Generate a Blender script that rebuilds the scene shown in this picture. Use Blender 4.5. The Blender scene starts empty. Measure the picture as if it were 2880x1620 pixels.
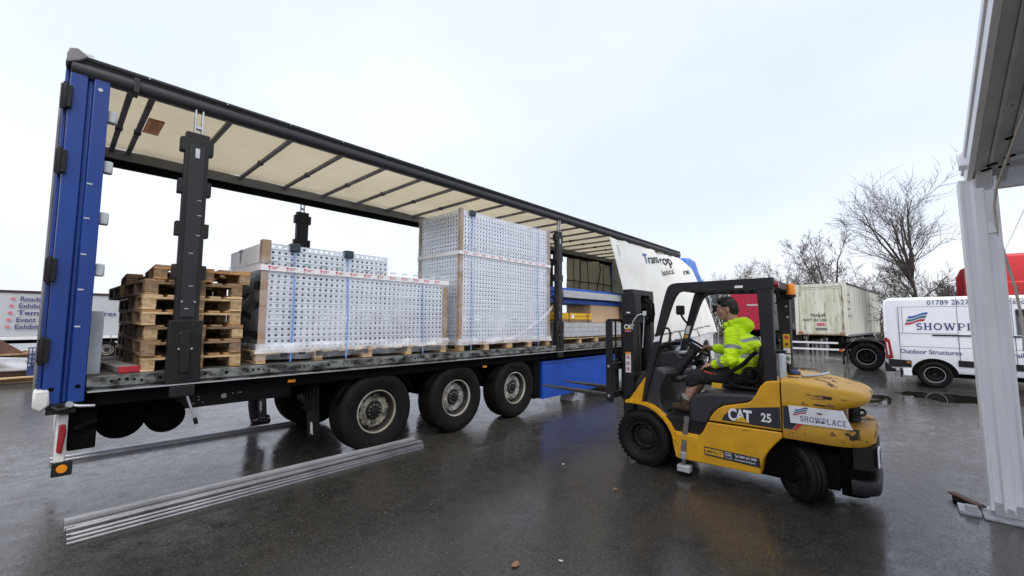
import bpy, bmesh, math, random
from mathutils import Matrix, Vector
from mathutils import noise as mn
R = math.radians
rnd = random.Random(11)
SC = bpy.context.scene
C = SC.collection

# ---------------------------------------------------------------- camera
cam = bpy.data.cameras.new('camera'); cam.sensor_width = 36.0; cam.lens = 36.0 * 1174.19 / 2880.0
cam.clip_start = 0.05; cam.clip_end = 2000.0
cam_o = bpy.data.objects.new('camera', cam); C.objects.link(cam_o)
cam_o.matrix_world = (Matrix.Translation((0.0379, -5.0482, 1.7434)) @ Matrix.Rotation(-0.8286, 4, 'Z')
                      @ Matrix.Rotation(1.6476, 4, 'X') @ Matrix.Rotation(0.0067, 4, 'Z'))
SC.camera = cam_o

# ---------------------------------------------------------------- overcast sky and soft sun
SUN_EL, SUN_AZ = 54.0, 236.0            # direction towards the sun, azimuth counted from +X to +Y
world = bpy.data.worlds.new('World'); SC.world = world; world.use_nodes = True
wn, wl = world.node_tree.nodes, world.node_tree.links
wn.clear()
wout = wn.new('ShaderNodeOutputWorld'); wadd = wn.new('ShaderNodeAddShader')
bg1 = wn.new('ShaderNodeBackground'); bg2 = wn.new('ShaderNodeBackground')
sky = wn.new('ShaderNodeTexSky'); sky.sky_type = 'NISHITA'; sky.sun_disc = False
sky.sun_elevation = R(SUN_EL); sky.sun_rotation = R(90.0 - SUN_AZ); sky.dust_density = 4.0
bg1.inputs['Strength'].default_value = 0.03
tc = wn.new('ShaderNodeTexCoord'); mp = wn.new('ShaderNodeMapping'); mp.inputs['Scale'].default_value = (1.0, 1.0, 2.2)
nz = wn.new('ShaderNodeTexNoise'); nz.inputs['Scale'].default_value = 1.5; nz.inputs['Detail'].default_value = 4.0
nz.inputs['Roughness'].default_value = 0.45
rp = wn.new('ShaderNodeValToRGB')
rp.color_ramp.elements[0].position = 0.33; rp.color_ramp.elements[0].color = (0.595, 0.650, 0.785, 1)
rp.color_ramp.elements[1].position = 0.68; rp.color_ramp.elements[1].color = (0.735, 0.755, 0.815, 1)
bg2.inputs['Strength'].default_value = 1.0
wl.new(tc.outputs['Generated'], mp.inputs['Vector']); wl.new(mp.outputs['Vector'], nz.inputs['Vector'])
wl.new(nz.outputs['Fac'], rp.inputs['Fac']); wl.new(rp.outputs['Color'], bg2.inputs['Color'])
wl.new(sky.outputs['Color'], bg1.inputs['Color'])
wl.new(bg1.outputs[0], wadd.inputs[0]); wl.new(bg2.outputs[0], wadd.inputs[1]); wl.new(wadd.outputs[0], wout.inputs['Surface'])

sun = bpy.data.lights.new('sun', 'SUN'); sun.energy = 1.5; sun.angle = R(50.0); sun.color = (1.0, 0.98, 0.95)
sun_o = bpy.data.objects.new('sun', sun); C.objects.link(sun_o)
sd = Vector((math.cos(R(SUN_EL)) * math.cos(R(SUN_AZ)), math.cos(R(SUN_EL)) * math.sin(R(SUN_AZ)), math.sin(R(SUN_EL))))
sun_o.rotation_euler = sd.to_track_quat('Z', 'Y').to_euler(); sun_o.location = sd * 40

vs = SC.view_settings
SC.display_settings.display_device = 'sRGB'
vs.view_transform = 'Standard'; vs.look = 'None'; vs.exposure = 0.35; vs.gamma = 1.0; vs.use_curve_mapping = False

# ---------------------------------------------------------------- materials
MATS = {}
def _new(name):
    m = bpy.data.materials.new(name); m.use_nodes = True
    n = m.node_tree.nodes; l = m.node_tree.links
    return m, n, l, n['Principled BSDF']
def _noise(n, l, scale, detail=5, rough=.55, stretch=None, coord='Object', off=0):
    t = n.new('ShaderNodeTexCoord'); g = n.new('ShaderNodeTexNoise')
    g.inputs['Scale'].default_value = scale; g.inputs['Detail'].default_value = detail; g.inputs['Roughness'].default_value = rough
    mpn = n.new('ShaderNodeMapping'); mpn.inputs['Location'].default_value = (off, off * .7, off * .3)
    if stretch: mpn.inputs['Scale'].default_value = stretch
    l.new(t.outputs[coord], mpn.inputs['Vector']); l.new(mpn.outputs['Vector'], g.inputs['Vector'])
    return g.outputs['Fac']
def _ramp(n, l, fac, a, b, ca=(0, 0, 0, 1), cb=(1, 1, 1, 1)):
    r = n.new('ShaderNodeValToRGB')
    r.color_ramp.elements[0].position = a; r.color_ramp.elements[1].position = b
    r.color_ramp.elements[0].color = ca; r.color_ramp.elements[1].color = cb
    l.new(fac, r.inputs['Fac']); return r.outputs['Color']
def _mix(n, l, fac, a, b):
    m = n.new('ShaderNodeMix'); m.data_type = 'RGBA'
    if hasattr(fac, 'links'): l.new(fac, m.inputs[0])
    else: m.inputs[0].default_value = fac
    for s, k in ((a, 6), (b, 7)):
        if hasattr(s, 'links'): l.new(s, m.inputs[k])
        else: m.inputs[k].default_value = (*s, 1) if len(s) == 3 else s
    return m.outputs[2]
def _mr(n, l, fac, a, b):
    r = n.new('ShaderNodeMapRange'); l.new(fac, r.inputs['Value'])
    r.inputs['To Min'].default_value = a; r.inputs['To Max'].default_value = b
    return r.outputs['Result']
def _bump(n, l, p, h, strength, dist=.02):
    b = n.new('ShaderNodeBump'); b.inputs['Strength'].default_value = strength; b.inputs['Distance'].default_value = dist
    l.new(h, b.inputs['Height']); l.new(b.outputs['Normal'], p.inputs['Normal'])
def pm(name, c1, c2=None, scale=5, rough=.5, rough2=None, metal=0., bump=0., bscale=80, lo=.35, hi=.65, stretch=None,
       spec=.5, chips=None, chip_col=(.05, .03, .02), chip_lo=.62, chip_scale=9, chip_stretch=None, detail=6, random_tint=0., coat=0.):
    m, n, l, p = _new(name)
    c2 = c2 or tuple(x * .78 for x in c1)
    f = _noise(n, l, scale, detail, .6, stretch)
    col = _mix(n, l, _ramp(n, l, f, lo, hi), c1, c2)
    r = _mr(n, l, _noise(n, l, scale * 2.7, 4, .6, stretch, off=3.3), rough, rough2 if rough2 is not None else min(1, rough + .18))
    if random_tint:
        oi = n.new('ShaderNodeObjectInfo'); hs = n.new('ShaderNodeHueSaturation')
        v = _mr(n, l, oi.outputs['Random'], 1 - random_tint, 1 + random_tint)
        l.new(v, hs.inputs['Value']); l.new(col, hs.inputs['Color']); col = hs.outputs['Color']
    if chips:
        cf = _ramp(n, l, _noise(n, l, chip_scale, 8, .65, chip_stretch, off=9.1), chip_lo, chip_lo + .02)
        col = _mix(n, l, cf, col, chip_col)
        rr = n.new('ShaderNodeMix'); rr.data_type = 'FLOAT'; l.new(cf, rr.inputs[0]); l.new(r, rr.inputs[2]); rr.inputs[3].default_value = .85
        r = rr.outputs[0]
    l.new(col, p.inputs['Base Color']); l.new(r, p.inputs['Roughness'])
    p.inputs['Metallic'].default_value = metal; p.inputs['Specular IOR Level'].default_value = spec
    if coat: p.inputs['Coat Weight'].default_value = coat; p.inputs['Coat Roughness'].default_value = .08
    if bump: _bump(n, l, p, _noise(n, l, bscale, 4, .6, stretch), bump)
    MATS[name] = m; return m

pm('blue_paint', (.006, .046, .25), (.004, .032, .19), 3, .28, .45, stretch=(1, 1, .25), chips=1, chip_col=(.30, .32, .36), chip_lo=.74, chip_scale=12)
pm('blue_box', (.007, .068, .40), (.006, .048, .30), 2, .3, .42)
pm('black_metal', (.007, .007, .008), (.014, .013, .013), 6, .45, .65, spec=.3)
pm('black_under', (.002, .002, .0025), (.005, .0045, .004), 6, .7, .9, spec=.08)
pm('dark_rail', (.018, .018, .022), (.030, .029, .032), 2, .35, .5, spec=.35, stretch=(.2, 1, 1))
pm('post_black', (.012, .012, .014), (.022, .021, .022), 5, .4, .6, spec=.3, stretch=(1, 1, .3))
pm('grey_rail', (.22, .22, .23), (.12, .12, .12), 3, .4, .6, stretch=(.3, 1, 1))
pm('dirty_alu', (.20, .212, .20), (.016, .017, .014), 7.0, .4, .7, metal=.2, lo=.42, hi=.60, stretch=(1, 1, 2), detail=9)
pm('alu', (.55, .56, .58), (.40, .41, .43), 4, .3, .45, metal=.75)
pm('alu_bar', (.30, .30, .315), (.17, .172, .18), 3, .24, .4, metal=.6, stretch=(1, 1, 1))
pm('bar_grey', (.33, .335, .345), (.24, .245, .25), 3, .45, .6, metal=.2)
pm('pale_grey', (.52, .56, .58), (.40, .43, .45), 4, .5)
pm('white_paint', (.80, .80, .80), (.72, .73, .73), 3, .32, .45)
pm('white_plastic', (.75, .75, .73), (.52, .51, .47), 6, .5)
pm('red_lamp', (.30, .012, .02), None, 6, .18)
pm('amber', (.85, .30, .01), (.7, .22, .01), 6, .25)
pm('orange_lamp', (.85, .25, .008), None, 5, .2)
pm('deck', (.10, .085, .065), (.05, .045, .04), 4, .7, bump=.2, stretch=(.2, 3, 1))
pm('roof_cloth', (.80, .75, .63), (.70, .65, .53), .8, .65, lo=.3, hi=.75)
pm('rubber', (.0035, .0035, .004), (.008, .0075, .007), 6, .6, .85, bump=.1, spec=.2)
pm('rubber_wet', (.004, .004, .0045), (.008, .008, .008), 5, .45, .7, spec=.25)
pm('rim_grey', (.45, .44, .42), (.13, .11, .09), 9, .45, .7, metal=.3, lo=.40, hi=.62)
pm('rim_bronze', (.36, .33, .27), (.07, .06, .05), 9, .5, .7, metal=.3, lo=.40, hi=.60)
pm('rim_lip', (.62, .60, .56), (.34, .29, .20), 4, .35, .5, metal=.4)
pm('rim_dirt_shade', (.05, .045, .038), (.022, .02, .018), 6, .6)  # wheel barrel: dirt plus the shade of the deep recess, in the colour
pm('rim_black', (.008, .008, .009), (.015, .015, .015), 5, .5, spec=.3)
pm('wood_pale', (.66, .48, .27), (.52, .35, .17), 3, .7, bump=.15, stretch=(6, .8, 6), random_tint=.14)
pm('wood_orange', (.48, .27, .10), (.36, .19, .07), 3, .7, bump=.15, stretch=(6, .8, 6), random_tint=.14)
pm('wood_old', (.34, .215, .115), (.19, .118, .064), 3, .75, bump=.2, stretch=(6, .8, 6), random_tint=.22)
pm('wood_block', (.52, .36, .20), (.29, .19, .10), 22, .8, bump=.35, bscale=60, random_tint=.18)
pm('wood_block_old', (.34, .225, .13), (.18, .118, .07), 20, .8, bump=.35, bscale=60, random_tint=.2)
pm('cardboard', (.36, .25, .16), (.30, .20, .125), 5, .75)
pm('cardboard_box', (.48, .33, .20), (.42, .285, .17), 3, .75)
pm('galv', (.80, .83, .88), (.68, .71, .77), 5, .30, .45, metal=.55, lo=.3, hi=.7, random_tint=.05)
pm('galv_beam', (.50, .51, .51), (.38, .39, .40), 16, .5, .65, metal=.3, detail=8)
pm('strap_blue', (.12, .28, .68), (.16, .33, .72), 8, .45)
pm('strap_cap', (.025, .045, .055), None, 8, .5)
pm('tape_white', (.82, .80, .80), (.74, .73, .73), 6, .35)
pm('tape_red', (.62, .03, .045), None, 6, .4)
pm('tape_green', (.12, .28, .20), None, 6, .4)
pm('yellow_beam', (.75, .43, .01), (.62, .34, .01), 6, .5)
pm('blue_beam', (.012, .11, .52), (.010, .075, .36), 5, .45)
pm('curtain', (.78, .79, .76), (.68, .69, .65), 1.2, .42, .55, lo=.3, hi=.75)
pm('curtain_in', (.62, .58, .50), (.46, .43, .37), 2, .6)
pm('ink_dark', (.022, .024, .035), None, 5, .5)
pm('ink_navy', (.035, .045, .19), None, 5, .5)
pm('ink_blue', (.035, .11, .42), None, 5, .5)
pm('ink_teal', (.03, .13, .19), None, 5, .5)
pm('ink_red', (.55, .035, .05), None, 5, .5)
pm('ink_pink', (.70, .16, .20), None, 5, .5)
pm('ink_grey', (.20, .20, .21), None, 5, .5)
pm('ink_white', (.82, .82, .82), None, 5, .45)
pm('label_tan', (.80, .62, .48), (.74, .56, .43), 5, .6)
pm('label_brown', (.30, .13, .08), None, 5, .6)
pm('cat_yellow', (.68, .345, .007), (.54, .27, .007), 4, .30, .5, chips=1, chip_lo=.665, chip_scale=5, chip_stretch=(1, 1, 6), chip_col=(.12, .07, .02))
pm('cat_yellow_worn', (.63, .34, .018), (.50, .265, .02), 4, .33, .55, chips=1, chip_lo=.605, chip_scale=4.5, chip_stretch=(1, 1, 3.2), chip_col=(.055, .032, .022), lo=.3, hi=.75)
pm('cat_trim_worn', (.55, .29, .015), (.40, .21, .02), 4, .4, .6, chips=1, chip_lo=.548, chip_scale=6, chip_stretch=(1, 1, 2.2), chip_col=(.025, .02, .018))
pm('flat_yellow', (.70, .40, .015), None, 5, .4)
pm('guard_black', (.010, .0105, .013), (.018, .018, .020), 5, .38, .55, spec=.3, chips=1, chip_lo=.73, chip_scale=10, chip_col=(.08, .055, .03))
pm('seat_vinyl', (.008, .008, .009), (.014, .014, .015), 5, .45, .6, spec=.3)
pm('hood_black', (.014, .015, .018), (.024, .024, .027), 3, .30, .5, spec=.45)
pm('steel_dark', (.06, .055, .05), (.10, .09, .075), 6, .4, .6, metal=.7)
pm('chrome', (.75, .75, .76), None, 4, .12, metal=1.)
pm('webbing', (.13, .12, .11), (.08, .075, .07), 20, .7)
pm('lime', (.68, .97, .008), (.60, .90, .008), 6, .75, bump=.15, bscale=30)
pm('reflective', (.30, .31, .31), (.24, .25, .25), 20, .4)
pm('skin', (.52, .29, .21), (.44, .23, .165), 14, .5, bump=.05)
pm('tattoo', (.30, .17, .135), (.42, .235, .18), 40, .5)
pm('hair', (.012, .009, .008), (.024, .017, .013), 60, .5, stretch=(1, 1, .2), bump=.4, bscale=120)
pm('shorts', (.011, .011, .013), (.018, .018, .020), 9, .8, bump=.2, bscale=25)
pm('boot', (.085, .052, .03), (.05, .032, .02), 12, .65, bump=.2)
pm('sole', (.02, .017, .015), None, 8, .8)
pm('sock', (.42, .41, .40), (.3, .3, .29), 40, .85)
pm('trouser', (.022, .024, .032), (.03, .032, .04), 9, .8)
pm('jacket', (.035, .04, .05), None, 9, .8)
pm('orange_zip', (.80, .10, .015), None, 9, .5)
pm('van_white', (.88, .89, .91), (.84, .85, .87), 2, .22, .32, coat=.3)
pm('seam', (.10, .105, .115), None, 5, .6)
pm('truck_red', (.62, .012, .012), (.52, .010, .010), 2, .25, .35, coat=.3)
pm('truck_red_dark', (.30, .008, .012), None, 3, .35)
pm('cab_white', (.74, .75, .76), (.65, .66, .67), 3, .3)
pm('cab_blue', (.045, .20, .66), (.035, .16, .55), 3, .28, coat=.3)
pm('door_red', (.50, .012, .045), (.44, .010, .04), 2, .45)
pm('grey_curtain', (.30, .31, .33), (.25, .26, .28), 1.5, .55)
pm('pale_curtain', (.52, .53, .54), (.42, .43, .44), .9, .6, lo=.3, hi=.75)
pm('old_white', (.80, .80, .68), (.55, .55, .36), 2.2, .6, .8, stretch=(2.2, 2.2, .25), chips=1, chip_lo=.60, chip_scale=3, chip_stretch=(2.5, 2.5, .35), chip_col=(.34, .33, .19), lo=.36, hi=.66)
pm('old_side', (.68, .67, .60), (.38, .37, .30), 2.4, .65, .8, stretch=(2.4, 2.4, .18), lo=.36, hi=.66)
pm('rust', (.24, .10, .04), (.42, .32, .2), 6, .8)
pm('tent_alu', (.88, .88, .88), (.78, .785, .79), 3, .4, .5, metal=.0, stretch=(1, 1, .3))
pm('tent_beam', (.62, .63, .65), (.50, .51, .52), 3, .45, .6, metal=.2, chips=1, chip_lo=.68, chip_scale=4, chip_col=(.03, .03, .03))
pm('tent_cloth', (.40, .41, .42), (.33, .34, .35), 1.5, .6)
pm('rope', (.62, .57, .48), (.45, .40, .33), 60, .8, stretch=(1, 1, 1), bump=.4, bscale=90)
pm('wire', (.10, .10, .11), None, 9, .6)
pm('bark', (.085, .070, .052), (.05, .042, .032), 6, .85, bump=.4, bscale=20, stretch=(1, 1, .3))
pm('bark_green', (.095, .095, .05), (.055, .05, .034), 3, .85)
pm('twig', (.125, .105, .092), (.085, .07, .06), 4, .85)
pm('twig_olive', (.17, .165, .10), (.12, .11, .07), 3, .85)
pm('dead_leaf', (.10, .06, .035), (.16, .09, .05), 3, .7, random_tint=.3)
pm('leaf_tan', (.30, .15, .07), (.22, .10, .05), 30, .6)
pm('hedge', (.05, .055, .03), (.09, .075, .05), 3, .9)
pm('grit', (.28, .27, .25), (.18, .17, .16), 3, .7)
pm('plank_red', (.45, .02, .03), None, 4, .5)
pm('plank_grey', (.34, .33, .32), (.22, .21, .20), 8, .7)
pm('crate_blue', (.02, .04, .14), (.03, .05, .15), 8, .5)
pm('junk_brown', (.11, .06, .045), (.17, .09, .06), 4, .8)
pm('sheet_white', (.62, .64, .66), (.5, .52, .54), 4, .4)

def glass(name, col, rough=.05):
    m, n, l, p = _new(name)
    p.inputs['Base Color'].default_value = (*col, 1); p.inputs['Roughness'].default_value = rough
    p.inputs['Metallic'].default_value = 0; p.inputs['Specular IOR Level'].default_value = .8
    p.inputs['Coat Weight'].default_value = .6; p.inputs['Coat Roughness'].default_value = .03
    MATS[name] = m
glass('dark_glass', (.012, .015, .018)); glass('cab_glass', (.06, .08, .09)); glass('mirror_face', (.10, .11, .12))

def film_mat(name, base, amp, sc, tint=(.9, .93, .97)):
    m = bpy.data.materials.new(name); m.use_nodes = True
    n = m.node_tree.nodes; l = m.node_tree.links; n.clear()
    o = n.new('ShaderNodeOutputMaterial'); mx = n.new('ShaderNodeMixShader')
    tr = n.new('ShaderNodeBsdfTransparent'); pb = n.new('ShaderNodeBsdfPrincipled')
    pb.inputs['Base Color'].default_value = (*tint, 1); pb.inputs['Roughness'].default_value = .22
    f = _noise(n, l, sc, 6, .62, (1.2, 1.2, .6)); fac = _mr(n, l, _ramp(n, l, f, .38, .72), base, base + amp)
    _bump(n, l, pb, _noise(n, l, sc * 2.2, 5, .6, (1, 1, 3.)), .5, .02)
    l.new(fac, mx.inputs[0]); l.new(tr.outputs[0], mx.inputs[1]); l.new(pb.outputs[0], mx.inputs[2]); l.new(mx.outputs[0], o.inputs['Surface'])
    MATS[name] = m
film_mat('film', .02, .40, 1.5); film_mat('film_dense', .18, .6, 4.0, (.95, .96, .98)); film_mat('film_thin', .03, .16, 3.0)

def cloth_translucent(name, c1, c2, t):
    m, n, l, p = _new(name)
    col = _mix(n, l, _ramp(n, l, _noise(n, l, .9, 6, .6), .3, .75), c1, c2)
    tr = n.new('ShaderNodeBsdfTranslucent'); mx = n.new('ShaderNodeMixShader'); mx.inputs[0].default_value = t
    l.new(col, p.inputs['Base Color']); l.new(col, tr.inputs['Color']); p.inputs['Roughness'].default_value = .6
    l.new(p.outputs[0], mx.inputs[1]); l.new(tr.outputs[0], mx.inputs[2]); l.new(mx.outputs[0], n['Material Output'].inputs['Surface'])
    MATS[name] = m
cloth_translucent('roof_cloth', (.86, .81, .69), (.78, .73, .60), .62)
cloth_translucent('label_tan', (.80, .58, .46), (.74, .53, .42), .55)
cloth_translucent('tent_cloth', (.66, .67, .69), (.58, .59, .61), .16)
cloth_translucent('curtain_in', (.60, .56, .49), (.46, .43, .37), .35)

def asphalt():
    m, n, l, p = _new('wet_asphalt')
    big = _noise(n, l, .20, 5, .6); mid = _noise(n, l, 1.3, 6, .65, off=4); small = _noise(n, l, 7, 5, .65, off=8)
    fine = _noise(n, l, 130, 3, .7); grain = _noise(n, l, 42, 5, .75, off=2)
    def mixf(f, x, y):
        q = n.new('ShaderNodeMix'); q.data_type = 'FLOAT'; q.inputs[0].default_value = f; l.new(x, q.inputs[2]); l.new(y, q.inputs[3]); return q.outputs[0]
    wet = mixf(.4, mixf(.45, big, mid), small)
    wf = _ramp(n, l, wet, .42, .58)                      # 0 = standing film of water, 1 = drained, coarse
    c = _mix(n, l, wf, (.0145, .0118, .0082), (.029, .0240, .0175))
    sp = n.new('ShaderNodeTexVoronoi'); sp.inputs['Scale'].default_value = 85
    t = n.new('ShaderNodeTexCoord'); l.new(t.outputs['Object'], sp.inputs['Vector'])
    stones = _ramp(n, l, sp.outputs['Color'], .55, .97)
    c = _mix(n, l, _mr(n, l, stones, 0, .30), c, (.15, .14, .12))
    l.new(c, p.inputs['Base Color'])
    l.new(_mr(n, l, grain, .35, .85), p.inputs['Roughness']); p.inputs['Specular IOR Level'].default_value = .35
    # water film: broken up by the grain where the surface has drained
    speck = _ramp(n, l, mixf(.5, grain, fine), .40, .60)
    cw = n.new('ShaderNodeMix'); cw.data_type = 'FLOAT'; l.new(wf, cw.inputs[0]); l.new(_mr(n, l, speck, 1.0, .62), cw.inputs[2]); l.new(_mr(n, l, speck, 1.0, .10), cw.inputs[3])
    l.new(cw.outputs[0], p.inputs['Coat Weight']); p.inputs['Coat IOR'].default_value = 1.62
    l.new(_mr(n, l, wf, .04, .16), p.inputs['Coat Roughness'])
    bn = n.new('ShaderNodeBump'); bn.inputs['Distance'].default_value = .012; l.new(_mr(n, l, wf, .35, .7), bn.inputs['Strength']); l.new(mixf(.5, grain, fine), bn.inputs['Height'])
    l.new(bn.outputs['Normal'], p.inputs['Normal'])
    b2 = n.new('ShaderNodeBump'); b2.inputs['Distance'].default_value = .01; l.new(_mr(n, l, wf, .08, .38), b2.inputs['Strength']); l.new(mixf(.5, grain, small), b2.inputs['Height'])
    l.new(b2.outputs['Normal'], p.inputs['Coat Normal'])
    MATS['wet_asphalt'] = m
asphalt()
def puddle():
    m, n, l, p = _new('puddle')
    l.new(_mix(n, l, _noise(n, l, 1.5), (.012, .010, .008), (.022, .018, .014)), p.inputs['Base Color'])
    p.inputs['Roughness'].default_value = .03; p.inputs['IOR'].default_value = 1.33
    _bump(n, l, p, _noise(n, l, 3, 3), .03, .02)
    MATS['puddle'] = m
puddle()

# ---------------------------------------------------------------- mesh helpers
BASE = {}
def root_of(o):
    while o.parent: o = o.parent
    return o
class MB:
    def __init__(s): s.v = []; s.f = []
    def add(s, vs, fs):
        o = len(s.v); s.v += [tuple(v) for v in vs]; s.f += [tuple(i + o for i in f) for f in fs]; return s
    def box(s, x0, x1, y0, y1, z0, z1):
        return s.add([(x0, y0, z0), (x1, y0, z0), (x1, y1, z0), (x0, y1, z0), (x0, y0, z1), (x1, y0, z1), (x1, y1, z1), (x0, y1, z1)],
                     [(0, 3, 2, 1), (4, 5, 6, 7), (0, 1, 5, 4), (1, 2, 6, 5), (2, 3, 7, 6), (3, 0, 4, 7)])
    def bar(s, p0, p1, w, h, up=(0, 0, 1)):
        p0, p1 = Vector(p0), Vector(p1); d = (p1 - p0).normalized(); u = Vector(up)
        a = d.cross(u)
        if a.length < 1e-4: a = d.cross(Vector((1, 0, 0)))
        a.normalize(); u = a.cross(d).normalized(); a *= w / 2; u *= h / 2
        vs = [p + q for p in (p0, p1) for q in (-a - u, a - u, a + u, -a + u)]
        return s.add(vs, [(0, 1, 2, 3), (7, 6, 5, 4), (0, 4, 5, 1), (1, 5, 6, 2), (2, 6, 7, 3), (3, 7, 4, 0)])
    def cyl(s, p0, p1, r0, r1=None, n=12):
        return s.tube([p0, p1], [r0, r0 if r1 is None else r1], n)
    def tube(s, pts, r, n=6, cap=True):
        pts = [Vector(p) for p in pts]; m = len(pts)
        rs = r if isinstance(r, (list, tuple)) else [r] * m
        t0 = (pts[1] - pts[0]).normalized()
        a = t0.orthogonal().normalized(); vs = []
        for i, p in enumerate(pts):
            t = (pts[min(i + 1, m - 1)] - pts[max(i - 1, 0)])
            t = t.normalized() if t.length > 1e-9 else t0
            a = a - t * a.dot(t)
            a = a.normalized() if a.length > 1e-6 else t.orthogonal().normalized()
            b = t.cross(a)
            for k in range(n):
                an = 2 * math.pi * k / n
                vs.append(p + (a * math.cos(an) + b * math.sin(an)) * rs[i])
        fs = [(i * n + k, i * n + (k + 1) % n, (i + 1) * n + (k + 1) % n, (i + 1) * n + k) for i in range(m - 1) for k in range(n)]
        if cap: fs += [tuple(reversed(range(n))), tuple(range((m - 1) * n, m * n))]
        return s.add(vs, fs)
    def prism(s, poly, ax, a0, a1):
        n = len(poly)
        def P(q, a): return (a, q[0], q[1]) if ax == 0 else (q[0], a, q[1]) if ax == 1 else (q[0], q[1], a)
        vs = [P(q, a0) for q in poly] + [P(q, a1) for q in poly]
        return s.add(vs, [tuple(range(n)), tuple(reversed(range(n, 2 * n)))] + [(i, n + i, n + (i + 1) % n, (i + 1) % n) for i in range(n)])
    def lathe(s, prof, c, axis, n=24, closed=False):
        ax = Vector(axis).normalized(); a = ax.orthogonal().normalized(); b = ax.cross(a); c = Vector(c)
        m = len(prof); vs = []
        for r, h in prof:
            for k in range(n):
                t = 2 * math.pi * k / n
                vs.append(c + ax * h + (a * math.cos(t) + b * math.sin(t)) * r)
        rng = range(m) if closed else range(m - 1)
        fs = [(i * n + k, i * n + (k + 1) % n, ((i + 1) % m) * n + (k + 1) % n, ((i + 1) % m) * n + k) for i in rng for k in range(n)]
        return s.add(vs, fs)
    def grid(s, fn, nu, nv):
        vs = [fn(i / nu, j / nv) for j in range(nv + 1) for i in range(nu + 1)]
        w = nu + 1
        return s.add(vs, [(j * w + i, j * w + i + 1, (j + 1) * w + i + 1, (j + 1) * w + i) for j in range(nv) for i in range(nu)])
    def loft(s, rings, cap=True):
        n = len(rings[0]); vs = [p for r in rings for p in r]; m = len(rings)
        fs = [(i * n + k, i * n + (k + 1) % n, (i + 1) * n + (k + 1) % n, (i + 1) * n + k) for i in range(m - 1) for k in range(n)]
        if cap: fs += [tuple(reversed(range(n))), tuple(range((m - 1) * n, m * n))]
        return s.add(vs, fs)
    def ball(s, c, r, n=10, m=7, rot=None):
        rr = r if isinstance(r, (tuple, list)) else (r, r, r); c = Vector(c); rings = []
        for j in range(1, m):
            p = math.pi * j / m
            ring = []
            for k in range(n):
                t = 2 * math.pi * k / n
                v = Vector((rr[0] * math.sin(p) * math.cos(t), rr[1] * math.sin(p) * math.sin(t), -rr[2] * math.cos(p)))
                ring.append(c + (rot @ v if rot else v))
            rings.append(ring)
        return s.loft(rings)
    def disc(s, c, nrm, r, n=14, inner=0):
        ax = Vector(nrm).normalized(); a = ax.orthogonal().normalized(); b = ax.cross(a); c = Vector(c)
        ring = [c + (a * math.cos(2 * math.pi * k / n) + b * math.sin(2 * math.pi * k / n)) * r for k in range(n)]
        if not inner: return s.add(ring, [tuple(range(n))])
        ri = [c + (p - c) * (inner / r) for p in ring]
        return s.add(ring + ri, [(k, (k + 1) % n, n + (k + 1) % n, n + k) for k in range(n)])
    def mesh(s, name, off=None, recalc=True, smooth=40):
        me = bpy.data.meshes.new(name)
        vs = s.v if off is None else [(x - off[0], y - off[1], z - off[2]) for x, y, z in s.v]
        me.from_pydata(vs, [], s.f)
        if recalc:
            bm = bmesh.new(); bm.from_mesh(me); bmesh.ops.recalc_face_normals(bm, faces=bm.faces); bm.to_mesh(me); bm.free()
        if smooth:
            me.polygons.foreach_set('use_smooth', [True] * len(me.polygons)); me.set_sharp_from_angle(angle=R(smooth))
        return me
    def build(s, name, mat, parent=None, bevel=0, seg=2, smooth=40, recalc=True, solid=0):
        off = BASE.get(root_of(parent).name) if parent else None
        me = s.mesh(name, off, recalc, smooth)
        return link(name, me, mat, parent, bevel, seg, solid)
def link(name, me, mat, parent=None, bevel=0, seg=2, solid=0, loc=None):
    if mat is not None and not me.materials: me.materials.append(MATS[mat] if isinstance(mat, str) else mat)
    o = bpy.data.objects.new(name, me); C.objects.link(o)
    if parent: o.parent = parent
    if loc: o.location = loc
    if solid:
        md = o.modifiers.new('solid', 'SOLIDIFY'); md.thickness = solid; md.offset = 0
    if bevel:
        md = o.modifiers.new('bevel', 'BEVEL'); md.width = bevel; md.segments = seg; md.limit_method = 'ANGLE'; md.angle_limit = R(40)
    return o
def tag(o, label, cat, group=None, kind=None):
    if label: o['label'] = label
    if cat: o['category'] = cat
    if group: o['group'] = group
    if kind: o['kind'] = kind
    return o
def thing(name, label, cat, loc=(0, 0, 0), rotz=0, group=None, world_coords=False):
    o = bpy.data.objects.new(name, None); C.objects.link(o); o.empty_display_size = .2
    o.location = loc; o.rotation_euler = (0, 0, rotz)
    if world_coords: BASE[o.name] = tuple(loc)
    return tag(o, label, cat, group)
def structure(o): o['kind'] = 'structure'; return o
def bx(name, mat, parent, x0, x1, y0, y1, z0, z1, bevel=0): return MB().box(x0, x1, y0, y1, z0, z1).build(name, mat, parent, bevel)

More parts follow.
